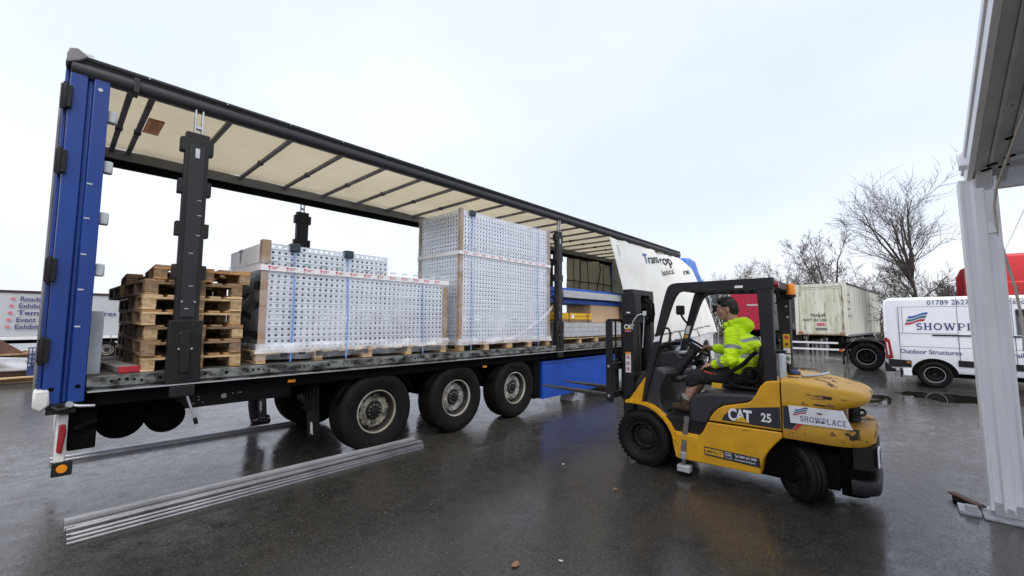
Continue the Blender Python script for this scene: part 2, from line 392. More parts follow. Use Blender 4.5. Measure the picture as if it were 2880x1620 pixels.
TMP = bpy.data.scenes.new('tmp')
def evaluated(ob):
    TMP.collection.objects.link(ob); vl = TMP.view_layers[0]; vl.update()
    me = bpy.data.meshes.new_from_object(ob.evaluated_get(vl.depsgraph))
    bpy.data.objects.remove(ob); return me
def text_mesh(body, size, bold=0., align='LEFT', sx=1., shear=0., spacing=1.):
    cu = bpy.data.curves.new('t', 'FONT'); cu.body = body; cu.size = size; cu.offset = bold * size; cu.align_x = align
    cu.shear = shear; cu.space_character = spacing; cu.resolution_u = 3
    me = evaluated(bpy.data.objects.new('t', cu))
    vs = [(v.co.x * sx, v.co.y) for v in me.vertices]; fs = [tuple(p.vertices) for p in me.polygons]
    bpy.data.curves.remove(cu); bpy.data.meshes.remove(me)
    return vs, fs
def place_flat(vs, fs, name, mat, parent, o, xd, yd, lift=0.):
    o, xd, yd = Vector(o), Vector(xd).normalized(), Vector(yd).normalized(); n = xd.cross(yd)
    b = MB().add([o + xd * x + yd * y + n * lift for x, y in vs], fs)
    return b.build(name, mat, parent, smooth=0, recalc=False)
def text(body, size, o, xd, yd, mat, parent, bold=0., align='LEFT', sx=1., shear=0., spacing=1., lift=0., name='lettering'):
    vs, fs = text_mesh(body, size, bold, align, sx, shear, spacing)
    return place_flat(vs, fs, name, mat, parent, o, xd, yd, lift)
# slab-serif capitals for the fleet lettering, drawn as strokes on a 0..1 high grid
def _arc(cx, cy, rx, ry, a0, a1, n=12): return [(cx + rx * math.cos(R(a0 + (a1 - a0) * i / n)), cy + ry * math.sin(R(a0 + (a1 - a0) * i / n))) for i in range(n + 1)]
def _ser(x, y, w=.17): return [(x - w, y), (x + w, y)]
GL = {
 'S': (.72, [(_arc(.36, .72, .24, .21, 35, 270) + _arc(.36, .28, .26, .22, 90, -145), .15), ([(.56, .84), (.56, .98)], .07), ([(.10, .16), (.10, .02)], .07)]),
 'H': (1.0, [([(.22, 0), (.22, 1)], .16), ([(.78, 0), (.78, 1)], .16), ([(.22, .5), (.78, .5)], .1), (_ser(.22, .04), .08), (_ser(.22, .96), .08), (_ser(.78, .04), .08), (_ser(.78, .96), .08)]),
 'O': (1.0, [(_arc(.5, .5, .38, .44, 0, 360, 24), .14)]),
 'W': (1.34, [([(.16, 1), (.42, 0)], .16), ([(.42, 0), (.66, .9)], .09), ([(.66, .9), (.92, 0)], .16), ([(.92, 0), (1.18, 1)], .09), (_ser(.16, .96), .08), (_ser(1.18, .96), .08), (_ser(.66, .96, .13), .08)]),
 'P': (.86, [([(.22, 0), (.22, 1)], .16), ([(.22, .95), (.5, .95)] + _arc(.5, .70, .26, .25, 90, -90) + [(.22, .45)], .1), (_ser(.22, .04), .08), (_ser(.16, .96, .12), .08)]),
 'L': (.82, [([(.22, 0), (.22, 1)], .16), ([(.1, .05), (.76, .05)], .1), ([(.74, .02), (.74, .26)], .08), (_ser(.22, .96), .08)]),
 'A': (1.0, [([(.18, 0), (.48, 1)], .1), ([(.5, 1), (.82, 0)], .16), ([(.28, .32), (.74, .32)], .08), (_ser(.18, .04, .15), .08), (_ser(.82, .04), .08)]),
 'C': (.92, [(_arc(.48, .5, .36, .44, 42, 318, 20), .14), ([(.76, .74), (.76, .98)], .07)]),
 'E': (.84, [([(.22, 0), (.22, 1)], .16), ([(.08, .95), (.74, .95)], .1), ([(.08, .05), (.76, .05)], .1), ([(.22, .52), (.58, .52)], .09), ([(.72, .78), (.72, 1)], .07), ([(.74, 0), (.74, .24)], .07), ([(.57, .42), (.57, .62)], .06)]),
}
def slab_text(body, size):
    vs, fs, x = [], [], 0.
    for ch in body:
        w, strokes = GL[ch]
        for pts, t in strokes:
            o = len(vs); m = len(pts)
            for i, (px, py) in enumerate(pts):
                ax, ay = pts[max(i - 1, 0)]; bxx, by = pts[min(i + 1, m - 1)]
                dx, dy = bxx - ax, by - ay; q = math.hypot(dx, dy) or 1
                nx, ny = -dy / q * t / 2, dx / q * t / 2
                vs += [((x + px + nx) * size, (py + ny) * size), ((x + px - nx) * size, (py - ny) * size)]
            fs += [(o + 2 * i, o + 2 * i + 1, o + 2 * i + 3, o + 2 * i + 2) for i in range(m - 1)]
        x += w + .10
    return vs, fs
def emblem(parent, o, xd, yd, w, h, lift=.0):
    for k, mt in enumerate(('ink_red', 'ink_teal', 'ink_blue')):
        vs, fs = [], []; N = 14
        for i in range(N + 1):
            u = i / N; s = u * u * (3 - 2 * u)
            y0 = k * .30 + s * .34 - .03 * math.sin(u * 6.28); sl = .10 * k
            vs += [((u * .86 + sl * .7 + .02) * w, y0 * h), ((u * .86 + sl * .7 + .07) * w, (y0 + .20) * h)]
            if i: fs.append((2 * i - 2, 2 * i, 2 * i + 1, 2 * i - 1))
        place_flat(vs, fs, 'emblem_stripe', mt, parent, o, xd, yd, lift)

def dup(o, parent=None):
    c = o.copy(); C.objects.link(c); c.parent = parent
    for ch in o.children: dup(ch, c)
    return c

def wheel(parent, c, n, rad, width, rim_r, rim='rim_grey', lip='rim_lip', tread=5, nuts=10, dish=.05, hubr=.1, ty='rubber', seg=48):
    c = Vector(c); n = Vector(n).normalized(); w = width / 2; r = rad
    prof = [(rim_r, -w * .72), (rim_r + .02, -w * .86), ((rim_r + r) / 2, -w), (r - .03, -w * .93), (r - .008, -w * .80)]
    gr = [(-.55 + 1.1 * i / max(tread - 1, 1)) * w for i in range(tread)]
    for g in gr: prof += [(r, g - .011), (r - .012, g - .006), (r - .012, g + .006), (r, g + .011)]
    prof += [(r - .008, w * .80), (r - .03, w * .93), (r - .07, w * .985), ((rim_r + r) / 2 + .01, w), ((rim_r + r) / 2 - .02, w * .985), (rim_r + .02, w * .86), (rim_r, w * .72)]
    b = MB().lathe(prof, c, n, seg, closed=True)
    wh = b.build('wheel', ty, parent, smooth=35)
    rb = MB().lathe([(rim_r, -w * .7), (rim_r, w * .70), (rim_r - .004, w * .80), (rim_r - .016, w * .80), (rim_r - .022, w * .66)], c, n, seg)
    rb.build('rim_lip', lip, wh, smooth=35, recalc=False)
    MB().lathe([(rim_r - .022, w * .66), (rim_r - .03, w * .2 - dish), (rim_r - .05, w * .08 - dish), (rim_r * .76, w * .12 - dish)], c, n, seg).build('rim_barrel', 'rim_dirt_shade' if rim != 'rim_black' else rim, wh, smooth=35, recalc=False)
    d = MB().lathe([(rim_r * .78, w * .10 - dish), (rim_r * .78, w * .30 - dish), (rim_r * .70, w * .40 - dish), (hubr + .03, w * .40 - dish), (hubr + .02, w * .3 - dish)], c, n, seg)
    a = n.orthogonal().normalized(); bb = n.cross(a)
    for k in range(nuts):
        t = 2 * math.pi * k / nuts; p = c + (a * math.cos(t) + bb * math.sin(t)) * (hubr + .03 + (rim_r * .70 - hubr - .03) * .45)
        d.cyl(p + n * (w * .36 - dish), p + n * (w * .36 - dish + .03), .014, .012, 6)
    d.build('rim', rim, wh, smooth=35)
    h = MB().lathe([(hubr + .02, w * .3 - dish), (hubr, w * .42 - dish), (hubr * .62, w * .46 - dish), (hubr * .55, w * .6 - dish), (hubr * .3, w * .64 - dish), (0.001, w * .64 - dish)], c, n, 20)
    hbolt = MB()
    for k in range(nuts):
        t = 2 * math.pi * (k + .5) / nuts; p = c + (a * math.cos(t) + bb * math.sin(t)) * hubr * .8
        hbolt.cyl(p + n * (w * .42 - dish), p + n * (w * .50 - dish), .010, .009, 5)
    ho = MB()
    for k in range(nuts):
        t = 2 * math.pi * (k + .5) / nuts; p = c + (a * math.cos(t) + bb * math.sin(t)) * rim_r * .735
        ho.disc(p + n * (w * .385 - dish + .004), n, rim_r * .05, 8)
    h.build('hub', 'black_metal', wh, smooth=35)
    hbolt.build('hub_bolt', rim, wh, smooth=35)['kind'] = 'stuff'
    ho.build('hand_hole', 'black_under', wh, smooth=0, recalc=False)['kind'] = 'stuff'
    return wh
# ================================================================ setting
g = MB().grid(lambda u, v: (-300 + 600 * u, -300 + 600 * v, 0), 40, 40).build('ground', 'wet_asphalt', smooth=0, recalc=False)
structure(g)
def blob_poly(cx, cy, rx, ry, seed, n=40, rot=0.):
    pts = []
    for k in range(n):
        t = 2 * math.pi * k / n
        q = 1 + .35 * mn.noise(Vector((math.cos(t) * 1.4 + seed, math.sin(t) * 1.4, seed * 2.))) + .18 * mn.noise(Vector((math.cos(t) * 4 + seed, math.sin(t) * 4, 5.)))
        x, y = rx * q * math.cos(t), ry * q * math.sin(t)
        pts.append((cx + x * math.cos(rot) - y * math.sin(rot), cy + x * math.sin(rot) + y * math.cos(rot), .004))
    return pts
for i, (cx, cy, rx, ry) in enumerate(((14.3, -5.9, .8, .75), (12.6, -4.6, 1.0, .35), (10.9, -6.6, .6, .5), (17.6, -2.4, 1.6, .7))):
    structure(MB().add(blob_poly(cx, cy, rx, ry, i * 3.7), [tuple(range(40))]).build('puddle', 'puddle', smooth=0))

# ================================================================ curtain-side trailer
T = thing('curtain_trailer', 'long blue curtain-side lorry trailer standing open with pallets and perforated panels aboard', 'trailer', (6.8, 1.25, 0), world_coords=True)
L = 13.6
pp = [(0, 0), (.105, 0), (.112, .035), (.138, .035), (.145, 0), (.245, 0), (.245, .17), (0, .17)]
bp_ = MB().prism(pp, 2, 1.04, 3.87).build('rear_post', 'blue_paint', T, .006)
MB().prism([(x, 2.5 - y) for x, y in pp], 2, 1.04, 3.87).build('rear_post', 'blue_paint', T, .006)
for x, z in ((.05, 1.16), (.2, 1.17)):
    MB().cyl((x, -.004, z), (x, .01, z), .017, n=12).build('post_hole', 'black_under', bp_)
for z in (2.88, 2.58, 2.27, 1.97, 1.66):
    MB().box(.15, .185, -.0035, .002, z, z + .012).build('scuff_plate', 'pale_grey', bp_)
MB().cyl((.185, -.006, 3.73), (.185, .01, 3.73), .016, n=12).build('rivet', 'alu', bp_)
for z in (3.60, 3.04, 2.13, 1.48):
    MB().box(-.045, .022, -.03, .06, z - .10, z + .09).cyl((-.02, -.02, z - .12), (-.02, -.02, z + .11), .018, n=8).build('door_hinge', 'black_metal', T, .006)
for z in (3.53, 3.07, 2.61, 2.155):
    MB().box(.243, .305, .03, .10, z - .055, z + .055).build('board_pocket', 'pale_grey', T, .012)
    MB().box(.243, .305, 2.4, 2.47, z - .055, z + .055).build('board_pocket', 'pale_grey', T, .012)
MB().box(.245, .34, .26, .30, 1.235, 1.80).build('pocket_board', 'pale_grey', T, .006)
for y0, y1 in ((.07, 1.245), (1.255, 2.43)):
    d = MB().box(-.030, -.004, y0, y1, 1.16, 3.86).build('rear_door', 'blue_paint', T, .006)
    for fy in (.3, .75):
        yy = y0 + (y1 - y0) * fy
        MB().cyl((-.044, yy, 1.05), (-.044, yy, 3.86), .013, n=8).build('lock_bar', 'grey_rail', d)
MB().box(-.03, .0, .0, 2.5, 3.87, 3.99).build('rear_header', 'dark_rail', T, .01)
MB().prism([(-.035, 3.88), (.05, 3.93), (.10, 3.985), (.03, 4.035), (-.02, 4.015)], 1, -.02, .10).build('corner_cap', 'grey_rail', T, .01)
MB().box(.05, .13, -.016, -.012, 3.99, 4.012).build('torn_strip', 'white_plastic', T)
MB().prism([(-.045, 1.16), (.04, 1.16), (.05, 1.04), (.0, .985), (-.045, 1.03)], 1, -.035, .16).build('corner_buffer', 'white_plastic', T, .015)
MB().box(-.03, .24, .1, 2.4, .99, 1.16).build('rear_sill', 'black_metal', T, .01)
# rear lamp carrier
lc = MB().box(.10, .165, .08, .60, .47, .93).build('lamp_carrier', 'white_plastic', T, .012)
MB().prism([(.108, .64), (.14, .62), (.158, .80), (.15, .86), (.112, .86)], 1, .045, .082).build('tail_lamp', 'red_lamp', lc, .01)
MB().box(.09, .21, .06, .085, .44, .555).build('lamp_plate', 'black_metal', lc, .006)
MB().cyl((.15, .062, .5), (.15, .045, .5), .034, .03, 20).build('side_lamp', 'amber', lc)
MB().box(.11, .17, .6, 1.9, .55, .66).box(.12, .30, .5, .62, .6, 1.1).box(.12, .30, 1.88, 2., .6, 1.1).build('underrun_bar', 'black_metal', T, .01)
MB().box(.10, .165, 1.9, 2.42, .47, .93).build('lamp_carrier', 'white_plastic', T, .012)
MB().box(.17, .34, .12, .3, .62, .98).cyl((.2, .1, .8), (.34, .1, .86), .03, n=8).build('lamp_bracket', 'black_under', T, .01)
MB().tube([(.17, -.01, 1.025), (.21, -.02, 1.012), (.31, -.02, 1.0)], .012, 8).cyl((.16, .02, 1.03), (.16, -.03, 1.03), .025, n=8).build('door_lever', 'alu', T)
MB().tube([(.06, .0, 1.02), (.1, -.03, .99), (.16, -.03, 1.0)], .018, 6).box(.03, .2, .0, .06, .955, 1.04).build('latch', 'black_metal', T, .004)
# deck, side rails
MB().box(3.4, 9.4, .74, .76, .60, 1.15).build('light_blocker', 'black_under', T)  # added black panel, stops light showing through below the deck
structure_deck = MB().box(.02, L, .07, 2.43, 1.17, 1.236).build('deck', 'deck', T)
for i in range(9):
    y = .08 + i * .262
    MB().box(.25, L - .02, y, y + .252, 1.236, 1.2405).build('deck_plank', 'deck', T)
def rail_prof(f): return [(f(.0), 1.238), (f(.075), 1.238), (f(.075), 1.16), (f(.03), 1.15), (f(.03), 1.13), (f(-.012), 1.122), (f(-.012), 1.108), (f(.05), 1.105), (f(.05), 1.125), (f(.0), 1.15)]
sr = MB().prism([(f, z) for f, z in rail_prof(lambda y: y)], 0, .25, L).build('side_rail', 'dirty_alu', T, .003)
MB().prism([(2.5 - f, z) for f, z in rail_prof(lambda y: y)], 0, .25, L).build('side_rail', 'dirty_alu', T, .003)
MB().box(.26, L, -.0165, -.0125, 1.109, 1.121).build('rail_edge', 'alu', sr)
hb = MB(); x = .4
while x < L - .3:
    for q in range(5): hb.disc((x + q * .05, -.0015, 1.192 + .012 * math.sin(q)), (0, -1, 0), .009 + .005 * rnd.random(), 8)
    if rnd.random() < .6: hb.disc((x + .33, -.0015, 1.195), (0, -1, 0), .016, 10)
    x += .52
o = hb.build('rail_hole', 'black_under', sr, smooth=0, recalc=False); o['kind'] = 'stuff'
bb_ = MB().box(.3, L, .06, .12, .985, 1.105).build('side_beam', 'black_under', T)
for y in (.62, 1.80):
    MB().box(.2, 12.4, y, y + .10, 1.05, 1.165).box(.2, 12.4, y + .035, y + .065, .80, 1.06).box(.2, 12.4, y, y + .10, .775, .81).build('chassis_beam', 'black_under', T)
for i in range(24):
    x = .5 + i * .54
    MB().box(x, x + .06, .12, 2.38, 1.06, 1.165).build('cross_member', 'black_under', T)
bd = MB()
for i in range(34):
    bd.disc((1.0 + .75 * rnd.random(), .6, .82 + .17 * round(rnd.random() * 5) / 5), (0, -1, 0), .006, 6)
MB().box(.85, 2.1, .605, .615, .775, 1.05).build('beam_plate', 'black_metal', T)
o = bd.build('bolt', 'alu', T, smooth=0, recalc=False); o['kind'] = 'stuff'
MB().cyl((1.382, .605, .87), (1.382, .59, .87), .026, n=20).build('reflector', 'ink_white', T)
for cx, cz, r in ((.53, .76, .185), (.87, .735, .165)):
    MB().lathe([(.001, 0), (r * .6, .012), (r, .06), (r, 1.0), (r * .6, 1.05), (.001, 1.06)], (cx, .5, cz), (0, 1, 0), 28).build('air_tank', 'black_under', T)
# axles and wheels
AX = (3.01, 4.38, 5.75)
for i, ax in enumerate(AX):
    wheel(T, (ax, .06 + .19, .52), (0, -1, 0), .52, .385, .285, 'rim_bronze' if i == 0 else 'rim_grey', 'rim_lip', 5, 10, .0 if i == 0 else .0, .10)
    wheel(T, (ax, 2.25, .52), (0, 1, 0), .52, .385, .285, 'rim_grey', 'rim_lip', 5, 10, .0, .10)
    MB().cyl((ax, .3, .52), (ax, 2.2, .52), .07, n=12).box(ax - .2, ax - .08, .62, .72, .45, .9).box(ax - .2, ax - .08, 1.8, 1.9, .45, .9).cyl((ax + .1, .66, .6), (ax + .1, .66, .8), .14, n=14).cyl((ax + .1, 1.85, .6), (ax + .1, 1.85, .8), .14, n=14).build('axle', 'black_under', T)
    for y0 in (.09, 2.03):
        m = MB(); N = 14
        def fn(u, v, ax=ax, y0=y0):
            a = R(20 + 140 * u); return (ax + .60 * math.cos(a), y0 + .38 * v, .50 + .585 * math.sin(a))
        m.grid(fn, N, 1).build('mudguard', 'black_under', T, solid=.01)
for y0 in (.14, 2.02):
    fl = MB().grid(lambda u, v, y0=y0: (2.235 + .05 * (1 - v) + .012 * math.sin(u * 3), y0 + .36 * u, .24 + .72 * v), 4, 4).build('mudflap', 'rubber_wet', T, solid=.008)
    for q in range(4):
        MB().box(2.205 + .005 * q * 0, 2.225, y0 + .05 + .08 * q, y0 + .065 + .08 * q, .6, .93).build('flap_rib', 'rubber_wet', fl)
    dog = [(-.03, -.075), (.0, -.075), (.005, -.03), (.02, -.075), (.04, -.075), (.035, .0), (.04, .05), (.025, .085), (.012, .07), (-.01, .075), (-.035, .06), (-.02, .04), (-.03, .0)]
    MB().add([(2.262 - .05 * ((.40 + z - .24) / .72), y0 + .18 - y * 1.1, .40 + z) for y, z in dog], [tuple(range(len(dog)))]).build('flap_mark', 'ink_white', fl, smooth=0)
for x, z in ((1.90, 1.035), (4.94, .965)):
    MB().box(x - .04, x + .04, .045, .062, z - .014, z + .016).build('marker_lamp', 'amber', T, .004)
MB().tube([(.925, .045, 1.03), (.93, -.01, 1.02), (1.015, -.02, .75)], .011, 8).build('crank_lever', 'alu', T)
MB().cyl((1.005, -.019, .785), (1.022, -.021, .725), .017, n=8).build('crank_grip', 'rubber', T)
# pallet box and landing legs
pb = MB().box(6.50, 9.35, .05, .62, .225, .935).build('pallet_box', 'blue_box', T, .008)
MB().box(6.50, 9.35, .04, .0495, .895, .925).build('box_lid_edge', 'blue_paint', pb, .002)
MB().box(6.28, 6.46, .09, .5, .25, 1.0).build('box_bracket', 'black_under', T, .006)
for y in (.34, 1.95):
    lg = MB().box(7.80, 7.92, y, y + .12, .18, 1.1).build('landing_leg', 'black_under', T, .005)
    MB().prism([(7.72, .0), (8.0, .0), (7.93, .12), (7.90, .2), (7.81, .2), (7.79, .12)], 1, y - .14, y + .2).build('leg_foot', 'galv_beam', lg, .005)
MB().box(9.5, 12.0, .15, 2.35, .80, 1.10).build('front_frame', 'black_under', T, .01)
# roof
def rr(y, s): return [(y + s * .0, 3.815), (y + s * .035, 3.805), (y + s * .062, 3.83), (y + s * .07, 3.87), (y + s * .06, 3.91), (y + s * .04, 3.925), (y + s * .05, 3.94), (y + s * .055, 3.985), (y + s * .03, 4.0), (y - s * .06, 4.0), (y - s * .06, 3.90), (y - s * .05, 3.82)]
nr = MB().prism([(y, z) for y, z in rr(.05, -1)], 0, .0, L).build('roof_rail', 'dark_rail', T, .004)
MB().box(0, L, -.0085, -.0055, 3.952, 3.958).build('rail_seam', 'black_under', nr)
rv = MB(); x = .5
while x < L:
    rv.cyl((x, -.004, 3.972), (x, -.012, 3.972), .007, n=8); x += .62
rv = rv.build('rivet', 'alu', nr)
MB().box(.395, .435, -.03, .12, 3.80, 3.935).build('rail_clip', 'dark_rail', nr, .004)
MB().box(0, L, 2.40, 2.50, 3.82, 3.955).build('roof_rail', 'grey_rail', T, .006)
MB().box(0, L, 2.41, 2.505, 3.725, 3.815).build('curtain_track', 'black_under', T, .006)
bows = [.40, .56] + [1.22 + .635 * i for i in range(20)]
for x in bows:
    if x > L - .1: continue
    bo = MB().box(x - .024, x + .024, .1, 2.42, 3.90, 3.94).build('roof_bow', 'grey_rail', T, .004)
    MB().box(x - .032, x + .032, 1.4, 1.47, 3.893, 3.945).build('bow_joint', 'dark_rail', bo, .004)
def roofz(x):
    d = min(abs(x - b) for b in bows); return 3.972 - .018 * min(1, d / .3) ** 1.5
MB().grid(lambda u, v: (L * u, .08 + 2.36 * v, roofz(L * u) + .02 * math.sin(math.pi * v) + .004 * mn.noise(Vector((u * 40, v * 6, 0)))), 180, 8).build('roof_sheet', 'roof_cloth', T, solid=.003, recalc=False)
MB().box(.60, .74, .90, 1.42, 3.934, 3.938).build('roof_notice', 'label_tan', T)
for y0, y1, x0, x1 in ((.90, .912, .60, .74), (1.408, 1.42, .60, .74), (.90, 1.42, .60, .606), (.90, 1.42, .734, .74)):
    MB().box(x0, x1, y0, y1, 3.9325, 3.9335).build('notice_border', 'label_brown', T)
for k in range(9):
    MB().box(.635, .70 + .02 * math.sin(k * 3), 1.0 + .04 * k, 1.012 + .04 * k, 3.9325, 3.9335).build('notice_line', 'label_brown', T)
for k in range(4):
    MB().box(.62 + .028 * k, .64 + .028 * k, .93, .955, 3.9325, 3.9335).build('notice_line', 'ink_dark', T)
# sliding posts
def side_post(x, far=False, w=.19):
    s = -1 if far else 1; y = 2.47 if far else .03
    def Y(a, b): return sorted((y + s * a, y + s * b))
    def B(x0, x1, a, b, z0, z1, nm, mt, par, bv=.004):
        y0, y1 = Y(a, b); return MB().box(x0, x1, y0, y1, z0, z1).build(nm, mt, par, bv)
    body = B(x - w / 2, x + w / 2, -.035, .05, 1.10, 3.58, 'side_post', 'post_black', T)
    B(x - w / 2 + .035, x + w / 2 - .035, -.045, -.034, 1.75, 3.45, 'post_face', 'dark_rail', body, .003)
    for k, z in enumerate((3.45, 3.03, 2.61, 2.19)):
        for sd_ in (-1, 1):
            cx = x + sd_ * (w / 2 + .012)
            B(cx - .026, cx + .026, -.03, .06, z - .07, z + .07, 'board_pocket', 'post_black', body, .006)
    for z0, z1, ww in ((1.12, 1.72, w / 2 + .035),):
        B(x - ww, x + ww, -.05, .055, z0, z1, 'post_foot', 'black_metal', body, .008)
    B(x - .04, x + .04, -.065, -.05, 1.22, 1.62, 'lock_lever', 'black_metal', body, .006)
    for sd_ in (-1, 1):
        for z in (1.45, 1.90):
            y0 = y + s * -.056
            MB().cyl((x + sd_ * .05, y0, z), (x + sd_ * .05, y0 - s * .008, z), .009, n=8).build('bolt', 'alu', body)
        B(x + sd_ * .022, x + sd_ * .036, -.03, .02, 3.55, 3.83, 'slide_tube', 'alu', body, .003)
    B(x - .03, x + .03, -.02, .03, 3.63, 3.66, 'slide_link', 'alu', body, .003)
    B(x - .018, x + .018, -.052, -.044, 3.32, 3.42, 'slot_plate', 'alu', body, .006)
    for z in (2.9, 2.75, 2.55, 2.37, 2.05, 1.83, 1.6, 1.3):
        q = rnd.uniform(-.3, .2) * w
        B(x + q, x + q + .035, -.0535 if z < 1.75 else -.0465, -.04, z, z + .006, 'scratch_strip', 'pale_grey', body, 0)
    B(x - w / 2, x + w / 2, -.06, .02, 1.0, 1.10, 'post_base', 'black_metal', body, .006)
side_post(.895); side_post(6.99, w=.17); side_post(2.83, True); side_post(9.9, True)
# front bulkhead
MB().box(13.50, 13.58, .02, 2.48, 1.17, 3.97).build('front_wall', 'pale_grey', T, .01)
for y in (.0, 2.42):
    MB().box(13.42, 13.6, y, y + .08, 1.05, 3.98).build('front_post', 'blue_paint', T, .008)
# near curtain, bunched towards the front and blown outwards
def cur(u, v):
    # u: 0 rear edge .. 1 front, v: 0 top .. 1 bottom
    xt = 9.06 + 4.36 * u; xb = 10.42 + 3.1 * u
    zt = 3.80 - .025 * abs(math.sin(u * 17)) * (1 if u > .02 else 0); zb = 1.10 + .32 * u ** 3
    e = v ** 1.0
    x = xt + (xb - xt) * e; z = zt + (zb - zt) * v
    y = .02 - (.27 * u ** 2.2) * min(1, v * 6) ** .8 - .85 * (u ** 2.6) * v ** 1.15 - .10 * math.sin(math.pi * v) * u
    k = .45 + .55 * min(1, v * 3)
    y -= (.014 + .02 * v) * math.sin(15 * u + 2 * v) * k + .012 * math.sin(41 * u + 5 * v) * k * u
    for a, b_, h in ((.615, .84, .20), (.84, .925, .17), (.925, .985, .12), (.10, .22, .03), (.22, .40, .035)):
        s_ = min(1, max(0, (u - a + .012) / .024)); s_ = s_ * s_ * (3 - 2 * s_)
        y += h * k * s_ * max(0, min(1, (b_ - u) / (b_ - a)))
    y += .022 * mn.noise(Vector((u * 9, v * 5, 1.3)))
    return (x, y, z)
cu = MB().grid(cur, 150, 60).build('side_curtain', 'curtain', T, solid=.004, recalc=False, smooth=60)
cu['label'] = 'white tarpaulin side curtain gathered at the front of the trailer'
def on_cur(vs, fs, mat, par, u0, v0, su, sv, dv=0., name='lettering'):
    pts = []
    for x, y in vs:
        u, v = u0 + x * su, v0 - y * sv - x * dv
        p = Vector(cur(u, v)); pu = Vector(cur(u + .004, v)) - p; pv = Vector(cur(u, v + .004)) - p
        n = pu.cross(pv)
        n.normalize()
        if n.y > 0: n = -n
        pts.append(p + n * .022)
    MB().add(pts, fs).build(name, mat, par, smooth=0, recalc=False)
for body, u0, v0, sz, bold, mat in (('T', .385, .170, 1, .012, 'ink_blue'), ('rans', .435, .164, 1, .012, 'ink_dark'), ('rop', .645, .152, 1.18, .012, 'ink_dark'), ('logistics', .575, .285, .70, .004, 'ink_dark'), ('ma', .885, .252, .70, .004, 'ink_dark')):
    vs_, fs_ = text_mesh(body, 1, bold)
    on_cur(vs_, fs_, mat, cu, u0, v0, .088 * sz * (1.0 if sz < 1 else 1), .135 * sz, .012)
# edge hem, pull straps and lower reinforcing band on the near curtain
for u0 in (.008, .02):
    pass
band = MB()
for i in range(60):
    u = .04 + i / 60 * .93
    band.add([cur(u, .90), cur(u + .0155, .90), cur(u + .0155, .915), cur(u, .915)], [(0, 1, 2, 3)])
band.v = [(x, y - .008, z) for x, y, z in band.v]
band.build('curtain_band', 'ink_grey', cu, smooth=0, recalc=False)
for i in range(5):
    u = .22 + i * .16
    a, b_ = Vector(cur(u, .90)), Vector(cur(u + .012, 1.0))
    MB().bar(a + Vector((0, -.02, 0)), b_ + Vector((.02, -.02, -.02)), .045, .006, (0, 1, 0)).build('curtain_strap', 'webbing', cu)
vs_ = [(0, 0), (.035, 0), (.035, .05), (0, .05)]
for k in range(8):
    on_cur(vs_, [(0, 1, 2, 3)], 'ink_grey', cu, .062, .06 + .012 * k, .4, .12, 0, 'edge_mark')
# far curtain, gathered inside, with its webbing grid
def fcur(u, v):
    x = 10.75 + 2.7 * u; z = 3.74 - 2.45 * v
    y = 2.455 + .05 * math.sin(u * 22 + math.sin(v * 3)) * (.4 + .6 * u) - .22 * math.exp(-((u - .62) / .06) ** 2) * math.exp(-((v - .12) / .25) ** 2) + .02 * mn.noise(Vector((u * 8, v * 6, 7)))
    return (x, y, z)
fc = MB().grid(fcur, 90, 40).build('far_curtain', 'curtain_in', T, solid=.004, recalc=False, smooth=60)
def fstrap(fn, n, w=.03, name='webbing_strap'):
    pts = []; b = MB()
    for i in range(n + 1):
        p = Vector(fn(i / n)); pts.append(p + Vector((0, -.012, 0)))
    b.tube(pts, w / 2, 4).build(name, 'ink_dark', fc)
for v in (.30, .52, .64, .76, .88): fstrap(lambda t, v=v: fcur(t, v), 50, .035 if v < .4 else .02)
for u in (.13, .27, .43, .62, .78): fstrap(lambda t, u=u: fcur(u, t), 24, .04 if u in (.27, .62) else .025)
for u in (.06, .2, .35, .52, .7, .88): fstrap(lambda t, u=u: fcur(u, .5 + .5 * t), 12, .018)

# ================================================================ pallets
def board(name, mat, parent, x0, x1, y0, y1, z0, z1):
    w = .003
    return MB().box(x0, x1, y0, y1, z0, z1).build(name, mat, parent, w, 1)
PM = {}
def pallet(loc, rotz, tone, label, group, blocks, w=.8, l=1.2, xs=None, name='wood_pallet'):
    # local: 0.8 side along X (facing -Y), 1.2 side along Y
    t = thing(name, label, 'pallet', loc, rotz, group)
    def piece(nm, mat, sx, sy, sz, x, y, z):
        key = (mat, round(sx, 3), round(sy, 3), round(sz, 3))
        if key not in PM:
            me = MB().box(-sx / 2, sx / 2, -sy / 2, sy / 2, -sz / 2, sz / 2).mesh(nm); me.materials.append(MATS[mat]); PM[key] = me
        o = link(nm, PM[key], None, t, .003, 1, loc=(x, y, z))
        o.rotation_euler = (rnd.uniform(-.004, .004), rnd.uniform(-.004, .004), rnd.uniform(-.006, .006)); return o
    xs = xs or (-w / 2 + .05, 0, w / 2 - .05)
    n = 5 if w < .9 else max(5, int(w / .19))
    for i in range(n):
        ww = .145 if i % 2 == 0 else .10
        x = -w / 2 + .0725 + (w - .145) * i / (n - 1)
        piece('deck_board', tone[rnd.randrange(len(tone))], ww, l, .022, x, rnd.uniform(-.006, .006), .133)
    for y in (-l / 2 + .0725, 0, l / 2 - .0725):
        piece('cross_board', tone[rnd.randrange(len(tone))], w, .145, .022, 0, y, .111)
        for x in xs:
            piece('block', blocks, .10 if x else .145, .145 if y == 0 else .12, .078, x, y + (0 if y == 0 else (.0125 if y > 0 else -.0125)), .061)
    for x in xs:
        piece('bottom_board', tone[rnd.randrange(len(tone))], .10 if x else .145, l, .022, x, 0, .011)
    return t
GP = 'stacked wooden pallets on the trailer'
